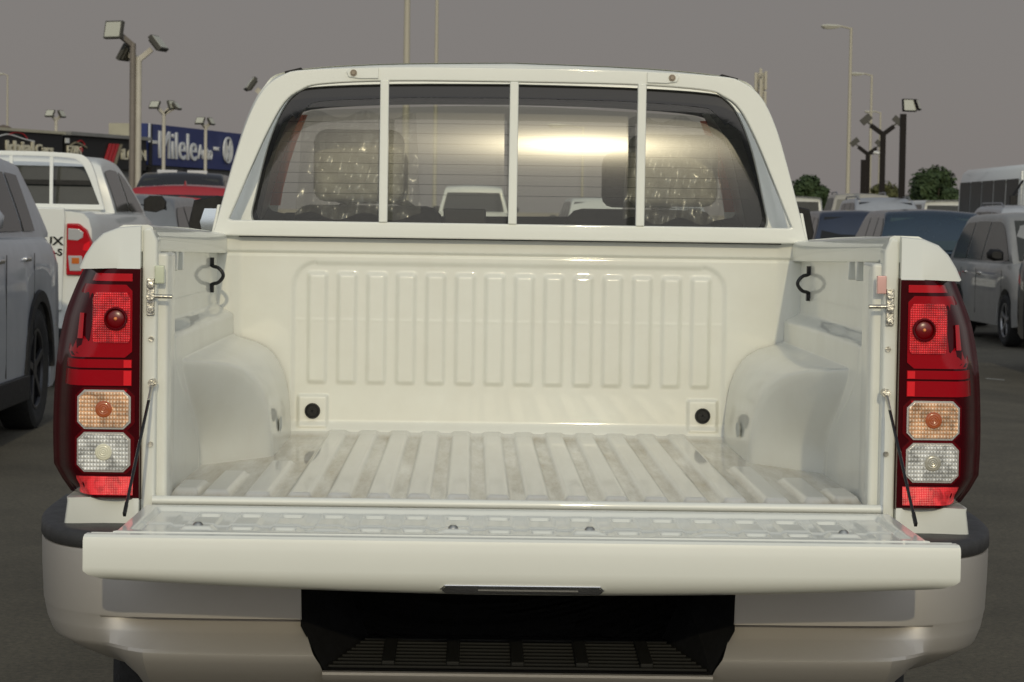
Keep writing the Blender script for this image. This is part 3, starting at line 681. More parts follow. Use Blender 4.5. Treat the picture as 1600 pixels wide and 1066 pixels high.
# seats under clear plastic covers
seatm = mat('seat_fabric', (.60, .585, .53), .85, 0, 0, .3, 20)
def film():
    m = D.materials.new('crumpled_plastic_film'); m.use_nodes = True; nt = m.node_tree; nt.nodes.clear()
    o = nt.nodes.new('ShaderNodeOutputMaterial'); t = nt.nodes.new('ShaderNodeBsdfTransparent'); g_ = nt.nodes.new('ShaderNodeBsdfAnisotropic'); g_.inputs['Roughness'].default_value = .27
    df = nt.nodes.new('ShaderNodeBsdfDiffuse'); df.inputs[0].default_value = (.75, .75, .7, 1)
    tc = nt.nodes.new('ShaderNodeTexCoord'); mp = nt.nodes.new('ShaderNodeMapping'); mp.inputs['Scale'].default_value = (8, 4, 1.3)
    n = nt.nodes.new('ShaderNodeTexNoise'); n.inputs['Scale'].default_value = 1.6; n.inputs['Detail'].default_value = .6; n.inputs['Distortion'].default_value = 1.6
    b = nt.nodes.new('ShaderNodeBump'); b.inputs['Strength'].default_value = 1; b.inputs['Distance'].default_value = .06
    nt.links.new(tc.outputs['Object'], mp.inputs[0]); nt.links.new(mp.outputs[0], n.inputs['Vector']); nt.links.new(n.outputs['Fac'], b.inputs['Height']); nt.links.new(b.outputs[0], g_.inputs['Normal'])
    m1 = nt.nodes.new('ShaderNodeMixShader'); m1.inputs[0].default_value = .16; nt.links.new(t.outputs[0], m1.inputs[1]); nt.links.new(df.outputs[0], m1.inputs[2])
    m2 = nt.nodes.new('ShaderNodeMixShader'); m2.inputs[0].default_value = .15; nt.links.new(m1.outputs[0], m2.inputs[1]); nt.links.new(g_.outputs[0], m2.inputs[2]); nt.links.new(m2.outputs[0], o.inputs[0])
    return m
filmm = film()
seatd = mat('front_seat_fabric', (.16, .155, .14), .85, 0, 0, .3, 20)
rs = MB().box((0, 1.86, 1.29), (1.24, .14, .20)).build('rear_seat', mat('black_seat_fabric', (.03, .03, .03), .8), truck, bevel=.03)
MB().box((-.12, 1.80, 1.405), (.115, .05, .07)).build('seat_catch', black, rs, bevel=.006)
for s in (-1, 1):
    cx_ = s*.42
    st = MB().box((cx_, 2.72, 1.22), (.46, .12, .46)).build('front_seat', seatd, truck, bevel=.05, seg=3)
    MB().box((cx_-s*.0, 2.74, 1.54), (.24, .09, .17)).build('headrest', seatd, st, bevel=.035, seg=3)
    hx_ = -.415 if s < 0 else .455
    hr = MB().box((hx_, 1.955, 1.555), (.25, .09, .20)).build('rear_headrest', seatm, rs, bevel=.035, seg=3)
    wd = .155 if s < 0 else .125
    def fc(u, v):
        z = lerp(1.415, 1.695, v); a = u*2-1; w = wd*(1+.12*(1-v))
        d = .012*math.sin(u*23+v*5)*(1-v*.4)+.008*math.sin(u*47-v*11)+.006*math.sin(v*26+u*15)
        return (hx_+a*w, 1.885+.05*a*a-.02*(1-v)+d, z+.010*math.sin(u*14))
    grid(80, 50, fc).build('plastic_cover', filmm, rs, smooth=180)
MB().prism([(-.70, 1.36), (.70, 1.36), (.70, 1.415), (.45, 1.43), (.2, 1.425), (-.2, 1.42), (-.70, 1.425)], 2.95, 3.17).build('dashboard', mat('dashboard_plastic', (.05, .05, .05), .6), truck, bevel=.01)
sw = MB(); sw.tube([(-.40+.17*math.cos(t*math.pi/12), 2.88, 1.33+.15*math.sin(t*math.pi/12)) for t in range(25)], .013, 8, cap=False); sw.build('steering_wheel', black, truck)

# --- wheels
def wheel(parent, x, y, z, r, w, rimr, side_, rim_mat, spokes=6, tyre_mat=rubber, n=40):
    t = MB(); hw = w/2
    t.lathe([(-hw*.82, rimr), (-hw*.98, rimr+(r-rimr)*.4), (-hw, r-.04), (-hw*.86, r-.012), (-hw*.55, r), (hw*.55, r), (hw*.86, r-.012), (hw, r-.04), (hw*.98, rimr+(r-rimr)*.4), (hw*.82, rimr), (-hw*.82, rimr)], (x, y, z), 'x', n)
    wh = empty('wheel'); wh.parent = parent
    t.build('tyre', tyre_mat, wh)
    q = MB(); sgn = side_
    q.lathe([(-hw*.8, rimr), (hw*.8, rimr), (hw*.8, rimr*.95), (-hw*.8, rimr*.95)], (x, y, z), 'x', n)
    q.lathe([(sgn*hw*.35, .01), (sgn*hw*.35, rimr*.95)], (x, y, z), 'x', n)
    ro = q.build('rim', alloyd, wh)
    sp = MB(); sp.disc((x+sgn*hw*.62, y, z), rimr*.24, (1, 0, 0), hw*.3, 16)
    for k in range(spokes):
        a = 2*math.pi*k/spokes+.2; c_, s_ = math.cos(a), math.sin(a)
        sp.bar((x+sgn*hw*.62, y+c_*rimr*.12, z+s_*rimr*.12), (x+sgn*hw*.74, y+c_*rimr*.97, z+s_*rimr*.97), rimr*.18, hw*.22, (1, 0, 0))
    sp.lathe([(sgn*hw*.70, rimr*.90), (sgn*hw*.86, rimr*.93), (sgn*hw*.86, rimr*1.0)], (x, y, z), 'x', n)
    sp.build('spokes', rim_mat, wh, bevel=.004 if r > .3 else 0)
    return wh
for s in (-1, 1):
    wheel(truck, s*.77, 1.0, .37, .375, .26, .23, s, alloy); wheel(truck, s*.77, 4.1, .37, .375, .26, .23, s, alloy)
MB().tube([(-.7, 1.0, .37), (.7, 1.0, .37)], .06, 12).build('rear_axle', undr, truck)

# ================================================================== OTHER VEHICLES
def car_paint(name, c, metal=.35, rough=.35): return mat(name, c, rough, metal, .6, .12, 3, .05, 20)
def vehicle(name, label, cat, group, loc, rz, L, W, H, pm, kind='suv', tilt=0, wr=.34, wheels=True, rails=False, glass=glassd, trim=True, rim=alloy, detail=1, bk=.66):
    """rear at local y=0, nose at y=L; loc is the middle of the tail at the ground"""
    t = empty(name, loc, 0, label, cat, group, rot=(0, tilt, rz))
    hw = W/2; fo, ro = L*.19, L*.20                                   # overhangs
    axr, axf = ro, L-fo
    if kind == 'sedan': belt = H*.64; G = [(L*.06, belt+.02), (L*.24, H*.985), (L*.40, H), (L*.55, H*.965), (L*.76, belt-.01)]
    elif kind == 'hatch': belt = H*.63; G = [(.04, belt+.0), (L*.10, H*.95), (L*.22, H*.995), (L*.45, H), (L*.62, H*.96), (L*.84, belt-.02)]
    elif kind == 'suv': belt = H*(bk if bk != .66 else .61); G = [(.05, belt), (L*.075, H*.94), (L*.14, H*.99), (L*.40, H), (L*.57, H*.965), (L*.74, belt-.01)]
    elif kind == 'van': belt = H*.55; G = [(.02, belt), (.06, H*.96), (.14, H), (L*.6, H), (L*.75, H*.97), (L*.93, belt-.02)]
    else: belt = H*bk; G = [(L*.315, belt), (L*.325, H*.93), (L*.35, H*.985), (L*.46, H), (L*.58, H*.96), (L*.72, belt-.01)]
    ztop = [(0, belt-.05), (.10, belt-.005), (G[-1][0]-.05, belt), (G[-1][0]+.10, belt-.03), (L*.93, belt-.17*(kind != 'van')), (L, belt-.32)]
    if kind == 'pickup': ztop = [(0, belt-.0), (.06, belt+.01)] + ztop[2:]
    if kind == 'suv' and bk != .66:
        G[0] = (.20, belt); G[1] = (L*.095, H*.93); ztop[0:2] = [(0, belt-.36), (.10, belt-.16), (.24, belt-.02)]
    zs = .24
    def wfn(y):
        e = max(0, 1-y/(.05*L)); f = max(0, (y-L*.90)/(L*.10))
        return hw*(1-(.10 if kind != 'pickup' else .03)*e**2-.22*f**2.2)
    R_ = wr+.055
    def zlow(y):
        z = zs + .10*max(0, 1-y/.35) + .06*max(0, (y-L+.4)/.4)
        for a in (axr, axf):
            if abs(y-a) < R_: z = max(z, wr+math.sqrt(R_*R_-(y-a)**2))
        return z
    ys = sorted(set([round(L*i/26, 3) for i in range(27)]+[round(a+R_*math.cos(math.pi*k/14)*(.9999), 3) for a in (axr, axf) for k in range(15)]+[round(a+sg*(R_+.003), 3) for a in (axr, axf) for sg in (-1, 1)]))
    def sec(y):
        w = wfn(y); zl = zlow(y); zt = interp(ztop, y); m = zl+(zt-zl)*.5
        h = [(w*.90, zl), (w*.985, zl+.012), (w, lerp(zl, zt, .25)), (w*1.0, m), (w*.992, zt-.14 if zt-.14 > m else lerp(m, zt, .5)), (w*.965, zt-.055 if zt-.055 > m else lerp(m, zt, .8)), (w*.92, zt-.012), (w*.80, zt+.004), (w*.4, zt+.018), (0, zt+.022)]
        return [(x, y, z) for x, z in h]+[(-x, y, z) for x, z in h[-2::-1]]
    bd = MB().loft([sec(y) for y in ys]); n0 = len(sec(0))
    bd.add(sec(0), [tuple(range(n0))]); bd.add(sec(L), [tuple(range(n0))])
    body = bd.build('body', pm, t, smooth=48)
    MB().box((0, L/2, (zs+belt)/2-.04), (W*.80, L*.94, belt-zs-.10)).build('underbody', undr, t)
    wb, wt = hw*.915, hw*(.73 if kind != 'van' else .84)
    gy = smooth_poly([(a, b) for a, b in G], 5)
    top = max(b for a, b in gy)
    def xside(z): return lerp(wb, wt, min(1, max(0, (z-belt)/(H-belt)))**1.12)
    def gsec(y, z):
        r = .07*min(1, (z-belt)/.3) if z > belt else 0; zs_ = [lerp(belt-.03, z-r, k/4) for k in range(5)]
        h = [(xside(q), q) for q in zs_] + [(xside(z-r)-r*.25, z-r*.35), (xside(z-r)-r*.9, z-.004), ((xside(z))*.4, z+.022*min(1, r*14)), (0, z+.03*min(1, r*14))]
        return [(x, y, q) for x, q in h]+[(-x, y, q) for x, q in h[-2::-1]]
    MB().loft([gsec(y, z) for y, z in gy]).build('roof', pm, body, smooth=50)
    rz_ = sorted(gy)
    zr = lambda y: interp(rz_, y)
    # side glass
    yA = G[0][0]; yB = G[-1][0]
    lo = belt+.015
    def wpoly(sd, ya, yb, name='side_window'):
        N = 10; up = []
        for i in range(N+1):
            y = lerp(ya, yb, i/N); z = max(lo+.005, min(zr(y)-.105, H-.10)); up.append((y, z))
        secs = [[(sd*(xside(lerp(lo, z, k/5))+.007), y, lerp(lo, z, k/5)) for k in range(6)] for y, z in up]
        MB().loft(secs).build(name, glass, t, smooth=180)
    if kind == 'pickup': cuts = [(yA+.17, (yA+yB)/2-.10), ((yA+yB)/2-.02, yB-.22)]
    elif kind == 'sedan': cuts = [(yA+.42, L*.44), (L*.455, yB-.22)]
    elif kind == 'van': cuts = [(.35, L*.34), (L*.36, L*.62), (L*.64, yB-.15)]
    elif kind == 'suv': cuts = [(yA+.52, L*.235), (L*.25, L*.44), (L*.455, yB-.22)]
    else: cuts = [(yA+.22, L*.235), (L*.25, L*.44), (L*.455, yB-.22)]
    for sd in (-1, 1):
        for a, b in cuts: wpoly(sd, a, b)
    # end glass follows the slope between two roof-line points
    def endglass(name, p, q, m=.86):
        (ya, za), (yb, zb) = p, q; nx_, nz = (zb-za), -(yb-ya); l = math.hypot(nx_, nz); nx_, nz = nx_/l, nz/l
        if nz < 0: nx_, nz = -nx_, -nz
        def f(u, v):
            k = lerp(.06, .93, v); y, z = lerp(ya, yb, k), lerp(za, zb, k)
            w = (xside(z)-.05)*m/.86*.95; return ((u*2-1)*w, y+nx_*.022, z+nz*.022+.006*(1-(u*2-1)**2))
        grid(10, 6, f).build(name, glass, t, smooth=180)
    endglass('rear_window', (G[0][0], G[0][1]), (G[1][0], G[1][1])); endglass('windscreen', (G[-1][0], G[-1][1]), (G[-2][0], G[-2][1]))
    if wheels:
        for sd in (-1, 1):
            for a in (axr, axf): wheel(t, sd*(hw-.115), a, wr, wr, .225, wr*.66, sd, rim, 5, n=28)
    for sd in (-1, 1):
        # lamps, mirror, handles
        if kind != 'pickup':
            z1 = belt-.10; MB().loft([[(sd*hw*x, y, z) for x, y in ((.60, -.012), (.80, .0), (.91, .045), (.975, .24), (.90, .25), (.6, .2))] for z in (z1-.20, z1-.02)], closed=True, cap=True).build('tail_light', lampr, t, bevel=.01 if detail else 0)
        z1 = belt-.30; MB().loft([[(sd*hw*x, L-y, z) for x, y in ((.50, -.012), (.68, .03), (.84, .16), (.90, .36), (.80, .4), (.5, .3))] for z in (z1-.12, z1+.02)], closed=True, cap=True).build('headlight', lampc, t)
        my = G[-1][0]-.42; mz = belt+.09
        mo = MB().loft([[(sd*(wb+.14+a*.105*q), my+b, mz+c*.075*q) for a, c in ((-1, -.9), (.1, -1.05), (.9, -.6), (1, .3), (.6, 1), (-.5, 1), (-1, .5))] for b, q in ((-.02, .93), (0, 1), (.06, .96), (.13, .6))], closed=True, cap=True).build('mirror', black if rim is not alloyd else pm, t, smooth=60)
        for y in ((L*.30, L*.49) if kind != 'pickup' else (L*.405, L*.57)):
            MB().box((sd*(hw*.997), y, belt-.16), (.035, .17, .03)).build('door_handle', chrome if detail else pm, t, bevel=.008 if detail else 0)
        if rails: MB().tube([(sd*(wt-.06), L*.12, H-.03), (sd*(wt-.05), L*.16, H+.045), (sd*(wt-.05), L*.50, H+.05), (sd*(wt-.07), L*.56, H-.02)], .018, 8).build('roof_rail', alloy, t)
    if detail:
        MB().box((0, L+.0, belt-.42), (W*.42, .05, .16)).build('grille', black, t, bevel=.01)
        MB().box((0, -.005, .40), (W*.82, .06, .16)).build('rear_bumper', black if kind != 'sedan' else pm, t, bevel=.02)
        MB().box((0, -.022 if kind != 'pickup' else -.04, belt-.30), (.50, .012, .12)).build('number_plate', platew, t)
    # door shut lines
    m = MB()
    for sd in (-1, 1):
        for y in ((L*.245, L*.447, G[-1][0]-.30) if kind != 'pickup' else (L*.325, L*.47, G[-1][0]-.25)):
            m.box((sd*(hw*.999), y, lerp(zs, belt, .52)), (.004, .008, (belt-zs)*.72))
    m.build('door_seam', black, body, smooth=0)
    return t
g_side = 'cars parked around the lot'
p_silver = car_paint('silver_car_paint', (.50, .53, .58), .2); p_white = mat('white_car_paint', (.74, .76, .74), .3, 0, .5)
p_grey = car_paint('dusty_grey_paint', (.33, .33, .32), .25, .5); p_navy = car_paint('navy_paint', (.018, .028, .055), .2, .3)
p_teal = car_paint('deep_blue_paint', (.015, .035, .060), .2, .25); p_red = car_paint('red_paint', (.36, .012, .018), .1, .3)
p_beige = car_paint('beige_paint', (.36, .34, .29), .1, .45); p_lsil = car_paint('light_silver_paint', (.42, .44, .47), .3, .3)
p_dark = car_paint('charcoal_paint', (.03, .03, .032), .2, .35); p_blk = car_paint('black_paint', (.012, .012, .013), .1, .25)
TL, TR = R(.6), R(.6)
# silver SUV nearest on the left: nose towards the photographer
v = vehicle('suv', 'silver grey SUV with black wheels cut off by the left edge of the photo', 'car', None, (-3.86, 12.15, 0), math.pi, 4.7, 1.90, 1.78, p_silver, 'suv', -TL*.2, .40, rails=False, rim=alloyd, bk=.72)
for sd in (-1, 1):
    for a in (4.7*.20, 4.7*.81):
        MB().loft([[(sd*x, a+rr_*math.cos(q*math.pi/20), .39+rr_*math.sin(q*math.pi/20)) for x, rr_ in ((.935, .445), (.962, .45), (.962, .52), (.94, .53))] for q in range(21)]).build('arch_trim', black, v, smooth=40)
    MB().box((sd*.945, 2.37, .31), (.045, 1.95, .16)).build('sill_trim', black, v, bevel=.01)

# white pickup beside it, seen from behind
hx, hy, hz = -4.00, 14.6, .03
h = vehicle('parked_pickup', 'white pickup with black door mirror parked left, rear seen behind silver SUV', 'pickup truck', None, (hx, hy, hz), R(.6), 5.3, 1.86, 1.88, p_white, 'pickup', TL*.5, .39, glass=glassm, bk=.745)
hb_ = 1.88*.745
MB().prism([(-.67, .62), (.67, .62), (.69, hb_-.03), (.68, hb_+.03), (-.68, hb_+.03), (-.69, hb_-.03)], -.035, .02).build('tailgate', p_white, h, bevel=.012)
MB().box((0, -.035, hb_-.07), (.26, .02, .06)).build('tailgate_handle', chrome, h, bevel=.006)
o = text_obj('tailgate_badge', 'HILUX', .092, blackg, h, Matrix.Translation((.345, -.038, hb_-.262)) @ UPR, .004, .002, 1.25)
o = text_obj('tailgate_badge', 'GR-S', .076, blackg, h, Matrix.Translation((.48, -.038, hb_-.345)) @ UPR, .004, .002, 1.2)
for sd in (-1, 1):
    sh = [(.70, hb_-.09), (.80, hb_-.09), (.865, hb_-.14), (.905, hb_-.24), (.90, hb_-.42), (.885, hb_-.50), (.70, hb_-.50)]
    tl = MB().prism([(sd*x, z) for x, z in sh], -.03, .12).build('tail_light', lampr, h, bevel=.012)
    MB().prism([(sd*x, z) for x, z in ((.715, hb_-.13), (.80, hb_-.135), (.835, hb_-.16), (.83, hb_-.20), (.79, hb_-.225), (.715, hb_-.22))], -.036, -.02).build('lamp_cell', lampc, tl, bevel=.004)
    MB().prism([(sd*x, z) for x, z in ((.715, hb_-.345), (.825, hb_-.345), (.835, hb_-.42), (.82, hb_-.465), (.73, hb_-.465))], -.036, -.02).build('lamp_cell', lampc, tl, bevel=.004)
    MB().prism([(sd*x, z) for x, z in ((.745, hb_-.36), (.805, hb_-.36), (.805, hb_-.41), (.745, hb_-.41))], -.039, -.03).build('lamp_cell', lampo, tl, bevel=.004)
    MB().prism([(sd*x, z) for x, z in ((.84, hb_-.255), (.885, hb_-.225), (.89, hb_-.31), (.83, hb_-.30))], -.034, -.02).build('lamp_cell', lens_bright, tl)
    MB().box((sd*.80, .02, .52), (.20, .14, .22)).build('rear_bumper', black, h, bevel=.03)
    # arch flare vents along the bed side
fo_ = [(x*1.05, 1.80+(z-1.80)*1.0) for x, z in FO]; A1, B1 = dense(FO, FI)
def resc(P, dz): return [(x*1.03, hb_+.02+(z-1.36)*1.10) for x, z in P]
sb = MB().loft(ring_secs(resc(A1, 0), resc(B1, 0), 1.46, 1.51), closed=True).build('sports_bar', p_white, h, bevel=.004)
for x in (-.34, 0, .34): MB().box((x, 1.475, hb_+.265), (.028, .022, .44)).build('upright_bar', p_white, sb)
g = grid(14, 8, lambda u, v: ((u*2-1)*(.73-.13*v**1.6), 5.3*.315-.045+.06*v, lerp(hb_+.06, 1.79, v))).build('rear_cab_glass', glassm, h, smooth=180)
MB().box((0, 1.62, hb_+.25), (1.3, .012, .04)).build('third_brake_lamp', black, h)

vehicle('sedan', 'grey saloon car behind the black door mirror of the white pickup', 'car', None, (-4.05, 21.4, .10), R(-1), 4.7, 1.85, 1.52, car_paint('mid_grey_paint', (.22, .23, .24)), 'hatch', TL*.5, .33)
rc = vehicle('red_car', 'red car with shark fin aerial on its roof beyond the parked pickup', 'car', None, (-4.0, 28.0, .15), R(-1), 4.4, 1.86, 1.66, p_red, 'suv', TL*.4, .34)
MB().loft([[(-.012*k, .55-.02*q, 1.60+q*.13), (.012*k, .55-.02*q, 1.60+q*.13), (.012*k, .72-.10*q, 1.60+q*.13), (-.012*k, .72-.10*q, 1.60+q*.13)] for q, k in ((0, 1.5), (.5, 1), (1, .3))], closed=True, cap=True).build('roof_aerial', p_red, rc)
jk = vehicle('black_suv', 'black SUV with windscreen facing the lot, under the blue sign', 'car', None, (-5.43, 43.0, .26), math.pi, 4.6, 2.0, 1.92, p_blk, 'suv', -TL*.4, .38, glass=glassm)
for x in (-.25, .30): MB().box((x, 4.6*.50, 1.96), (.36, .10, .05)).build('roof_latch', lampc, jk)  # two bright latches on the roof, not lamps
# right side
vehicle('blue_car', 'dark navy car, left of the two blue ones behind the right bed side', 'car', None, (6.80, 38.6, .02), R(-1), 4.5, 1.85, 1.64, p_navy, 'hatch', TR*.4, .34)
vehicle('blue_car', 'deep blue car with pale wrapping behind its rear glass, just over the right tail light', 'car', None, (6.66, 30.8, -.04), R(-2), 4.5, 1.86, 1.68, p_teal, 'hatch', TR*.4, .34, glass=mat('blue_tint_glass', (.02, .045, .055), .05, 0, 0, .3, 3, spec=.8))
vehicle('grey_hatchback', 'dusty grey five door car facing the lot with chrome mirror, right of tail light', 'car', None, (7.42, 29.6, -.09), math.pi+R(1.5), 4.35, 1.80, 1.68, p_grey, 'hatch', -TR*.5, .33, glass=glassm, rim=alloy)
vehicle('dark_suv', 'dark SUV cut off by the right edge of the photo', 'car', None, (6.86, 22.2, -.05), math.pi, 4.7, 1.95, 1.88, p_dark, 'suv', -TR*.5, .40, rim=alloyd)
vehicle('silver_car', 'light silver car with roof rails partly hidden behind the grey hatchback', 'car', None, (9.8, 37.5, .05), R(0), 4.6, 1.85, 1.74, p_lsil, 'suv', TR*.3, .35, rails=True)
vehicle('silver_suv', 'silver SUV with light windscreen between the blue cars and black lamp posts', 'car', None, (9.75, 56.5, .28), math.pi, 4.6, 1.86, 1.78, p_lsil, 'suv', 0, .35, rails=True, glass=glassd)
vehicle('beige_suv', 'beige dusty SUV in the row beneath the pale street lamps', 'car', None, (10.2, 60.0, .32), R(-4), 4.7, 1.90, 1.93, p_beige, 'suv', 0, .36, glass=mat('dusty_glass', (.16, .155, .13), .4), rails=True)
vehicle('white_van', 'white van beside the cab edge on the right, under the left tree', 'van', None, (9.4, 68.0, .32), R(-3), 4.9, 1.95, 1.90, p_white, 'van', 0, .35, glass=glassm)
vehicle('white_van', 'white van parked under the big round tree beside the bus', 'van', None, (13.2, 63.0, .30), R(2), 4.9, 1.95, 1.82, p_white, 'van', 0, .35, glass=glassm)
# cars ahead of the truck, seen through its rear window and windscreen
vehicle('white_pickup', 'white pickup cab seen through the rear window of the open truck', 'pickup truck', None, (-.13, 53.5, .30), R(-2), 5.2, 1.84, 1.94, p_white, 'pickup', 0, .37)
vehicle('white_car', 'small white car far ahead seen through the middle of the rear window', 'car', None, (3.4, 64.0, .32), R(3), 4.4, 1.8, 1.75, p_white, 'hatch', 0, .34, detail=0)
vehicle('grey_car', 'grey car far ahead seen through the rear window, right of the white car', 'car', None, (5.5, 62.0, .32), R(-3), 4.4, 1.8, 1.62, p_lsil, 'suv', 0, .34, detail=0)

# bus
busg = mat('bus_glass', (.02, .022, .02), .35, spec=.12)
def bus():
    t = empty('minibus', (12.05, 44.8, .12), 0, 'white minibus with dark side windows at the right edge of the photo', 'bus')
    W, L, H = 2.05, 6.9, 2.64
    prof = [(-W/2+.06, .35), (-W/2, .5), (-W/2, 1.25), (-W/2+.03, 2.2), (-W/2+.10, 2.50), (-W/2+.22, 2.60), (0, H), (W/2-.22, 2.60), (W/2-.10, 2.50), (W/2-.03, 2.2), (W/2, 1.25), (W/2, .5), (W/2-.06, .35)]
    secs = [[(x*k, y, .35+(z-.35)*q) for x, z in prof] for y, k, q in ((0, .86, .93), (.04, .95, .98), (.16, 1, 1), (L-.2, 1, 1), (L-.04, .97, .985), (L, .93, .95))]
    b = MB().loft(secs, closed=True, cap=True).build('body', p_white, t, smooth=50)
    for sd in (-1, 1):
        for k in range(5):
            y0 = .55+k*1.22
            MB().loft([[(sd*(W/2+.006-.03*v-(.03 if v == 1 else 0)*0), y0+u*1.14, lerp(1.30, 2.30, v)) for v in (0, 1)] for u in (0, 1)]).build('side_window', busg, t, smooth=0)
        m = MB()
        m.box((sd*(W/2-.0), L/2, 1.26), (.03, L-.5, .03)); m.build('side_moulding', alloy, t)
        MB().box((sd*(W/2-.10), -.02, .95), (.14, .05, .30)).build('headlight', lampc, t, bevel=.01)
        MB().bar((sd*(W/2), .05, 2.25), (sd*(W/2+.22), -.12, 1.95), .035).build('mirror_arm', black, t); MB().box((sd*(W/2+.22), -.12, 1.78), (.16, .06, .34)).build('mirror', black, t, bevel=.02)
        for y in (1.2, 5.3): wheel(t, sd*(W/2-.14), y, .38, .38, .24, .24, sd, alloy, 6, n=24)
    grid(8, 6, lambda u, v: ((u*2-1)*(W/2-.14), -.012+.03*v*v, lerp(1.30, 2.28, v))).build('windscreen', glassd, t, smooth=180)
    MB().box((-W/2+.03, .26, 1.85), (.05, .07, 1.2)).build('door_pillar', p_white, t, bevel=.01)
    MB().box((0, -.02, 2.42), (1.1, .03, .16)).build('destination_box', black, t)
    MB().box((0, -.03, .55), (1.9, .10, .28)).build('front_bumper', p_lsil, t, bevel=.02)
bus()

# ================================================================== LAMP POSTS
polem = mat('cream_pole_paint', (.50, .47, .40), .45, 0, 0, .15, 2); poled = mat('brown_grey_pole_paint', (.20, .175, .15), .5, 0, 0, .2, 2)
poleb = mat('black_pole_paint', (.010, .008, .008), .5, spec=.12); ledm = mat('floodlight_glass', (.50, .50, .42), .15, .1); headm = mat('floodlight_housing', (.07, .068, .06), .5, spec=.2)
def flood(parent, c, yawd, tiltd, s=1, hm=headm):
    """flood lamp: flat housing with fins and a glass face looking down and outward"""
    rot = Matrix.Rotation(R(yawd), 3, 'Z') @ Matrix.Rotation(R(tiltd), 3, 'X')
    c = Vector(c)
    h_ = MB().box(c, (.42*s, .09*s, .36*s), rot); 
    for k in range(5): h_.box(c+rot @ Vector(((k-2)*.075*s, .065*s, 0)), (.015*s, .05*s, .28*s), rot)
    h_ = h_.build('lamp_head', hm, parent, bevel=.008)
    MB().box(c+rot @ Vector((0, -.048*s, 0)), (.36*s, .008*s, .30*s), rot).build('lamp_glass', ledm, h_)
    return h_
def yard_light(label, x, y, z0, zt, w, arms, group, pm=polem, double=False, s=1, name='lamp_post'):
    t = empty(name, (x, y, z0), 0, label, 'lamp post', group)
    zt -= z0
    m = MB(); m.tube([(0, 0, 0), (0, 0, zt)], w/2, 12); m.box((0, 0, .02), (w*2.4, w*2.4, .04)); m.build('pole', pm, t)
    if double: MB().tube([(-w*.95, -.02, 0), (-w*.95, -.02, zt+.28*s)], w/2, 12).build('pole', poled, t)
    for dx, dy, dz, yw, tl, off in arms:
        e = Vector((dx, dy, zt+dz)); st = Vector((-w*.95*(off or 0), 0, zt-.05+.28*s*(off or 0)))
        MB().bar(st, e, w*.8, w*.8).build('arm', pm if not off else poled, t)
        d = (e-st).normalized()
        flood(t, e+d*.18*s+Vector((0, -.05, 0)), yw, tl, s)
    return t
GL = 'cream floodlight posts on the left'
yard_light('tall double cream post carrying three floodlights, nearest of the left lamp posts', -6.86, 45.1, .28, 4.58, .125, [(-.34, -.15, .42, -28, -12, 1), (.26, 0, .17, 75, -40, 0), (-.20, .25, .06, 250, -30, 0)], GL, double=True, s=1.0)
def small_post(label, px, D_, topz, heads, w=.10, s=.9):
    x = -.10+(px-734)/(3850/D_); return yard_light(label, x, D_-4.9, .32, topz, w, heads, GL, s=s)
small_post('slim cream post with twin floodlights in front of the black shop signs', 86, 84, 4.62, [(-.10, -.1, .08, -20, -35, 0), (.10, .1, .08, 70, -30, 0)], .11, .75)
small_post('cream post with a pair of floodlights on short arms over the word Milele', 253, 80, 4.72, [(-.18, -.1, .14, -20, -40, 0), (.16, 0, .14, 60, -20, 0), (.30, 0, .14, 75, -40, 0)], .12, .8)
small_post('cream post with twin floodlights standing before the word Auto on the blue sign', 318, 84, 4.45, [(-.10, -.1, .08, -20, -35, 0), (.10, .1, .08, 70, -30, 0)], .11, .75)
t = small_post('cream floodlight post mostly hidden by the cab of the open pickup', 424, 50, 3.72, [(-.36, 0, .26, -75, -35, 0), (.36, 0, .26, 75, -35, 0)], .13, .85)

GB = 'black lamp posts on the right'
def black_post(label, x, y, z0, zt, w, arms, cctv=False, tops=()):
    t = empty('black_lamp_post', (x, y, z0), 0, label, 'lamp post', GB); H_ = zt-z0
    MB().bar((0, 0, 0), (0, 0, H_), w, w).build('pole', poleb, t)
    for dx, dz in arms:
        MB().bar((0, 0, H_-.08), (dx*.72, 0, H_-.05+dz*.70), w*.85, w*.85).build('arm', poleb, t)
        rot = Matrix.Rotation(-math.atan2(dz, dx), 3, 'Y')
        h_ = MB().bar((dx*.70, 0, H_+dz*.70-.03), (dx, 0, H_+dz-.02), .05, .05); h_.bar((dx*.86, 0, H_+dz*.84), (dx*1.12, 0, H_+dz*1.30), .34, .06, (0, 1, 0)); h_.build('lamp_head', headm, t)
    for f in tops: flood(t, *f, hm=poleb)
    if cctv:
        MB().tube([(.18, -.25, H_-.02), (.42, -.35, H_-.06)], .06, 10).build('camera', platew, t); MB().bar((0, 0, H_-.1), (.22, -.25, H_-.06), .03).build('arm', poleb, t)
    return t
def X_(px, D_): return -.10+(px-734)/(3850/D_)
black_post('tall black post topped by a square floodlight, rightmost of the black posts', X_(1405, 60), 55.1, .25, 4.14, .14, [], tops=[((.14, 0, 4.10), 15, -8, .85), ((.36, .1, 4.12), 70, -20, .75)])
black_post('black Y shaped post with two angled lamps, middle of the black posts', X_(1374, 73), 68.1, .3, 4.20, .15, [(-.52, .33), (.44, .30)])
black_post('black Y shaped post with a white camera, left of the black posts', X_(1351, 90), 85.1, .3, 4.10, .15, [(-.50, .33), (.42, .28)], cctv=True)
black_post('short plain black post touching the Y shaped post with the camera', X_(1344, 88), 83.1, .3, 3.76, .16, [])

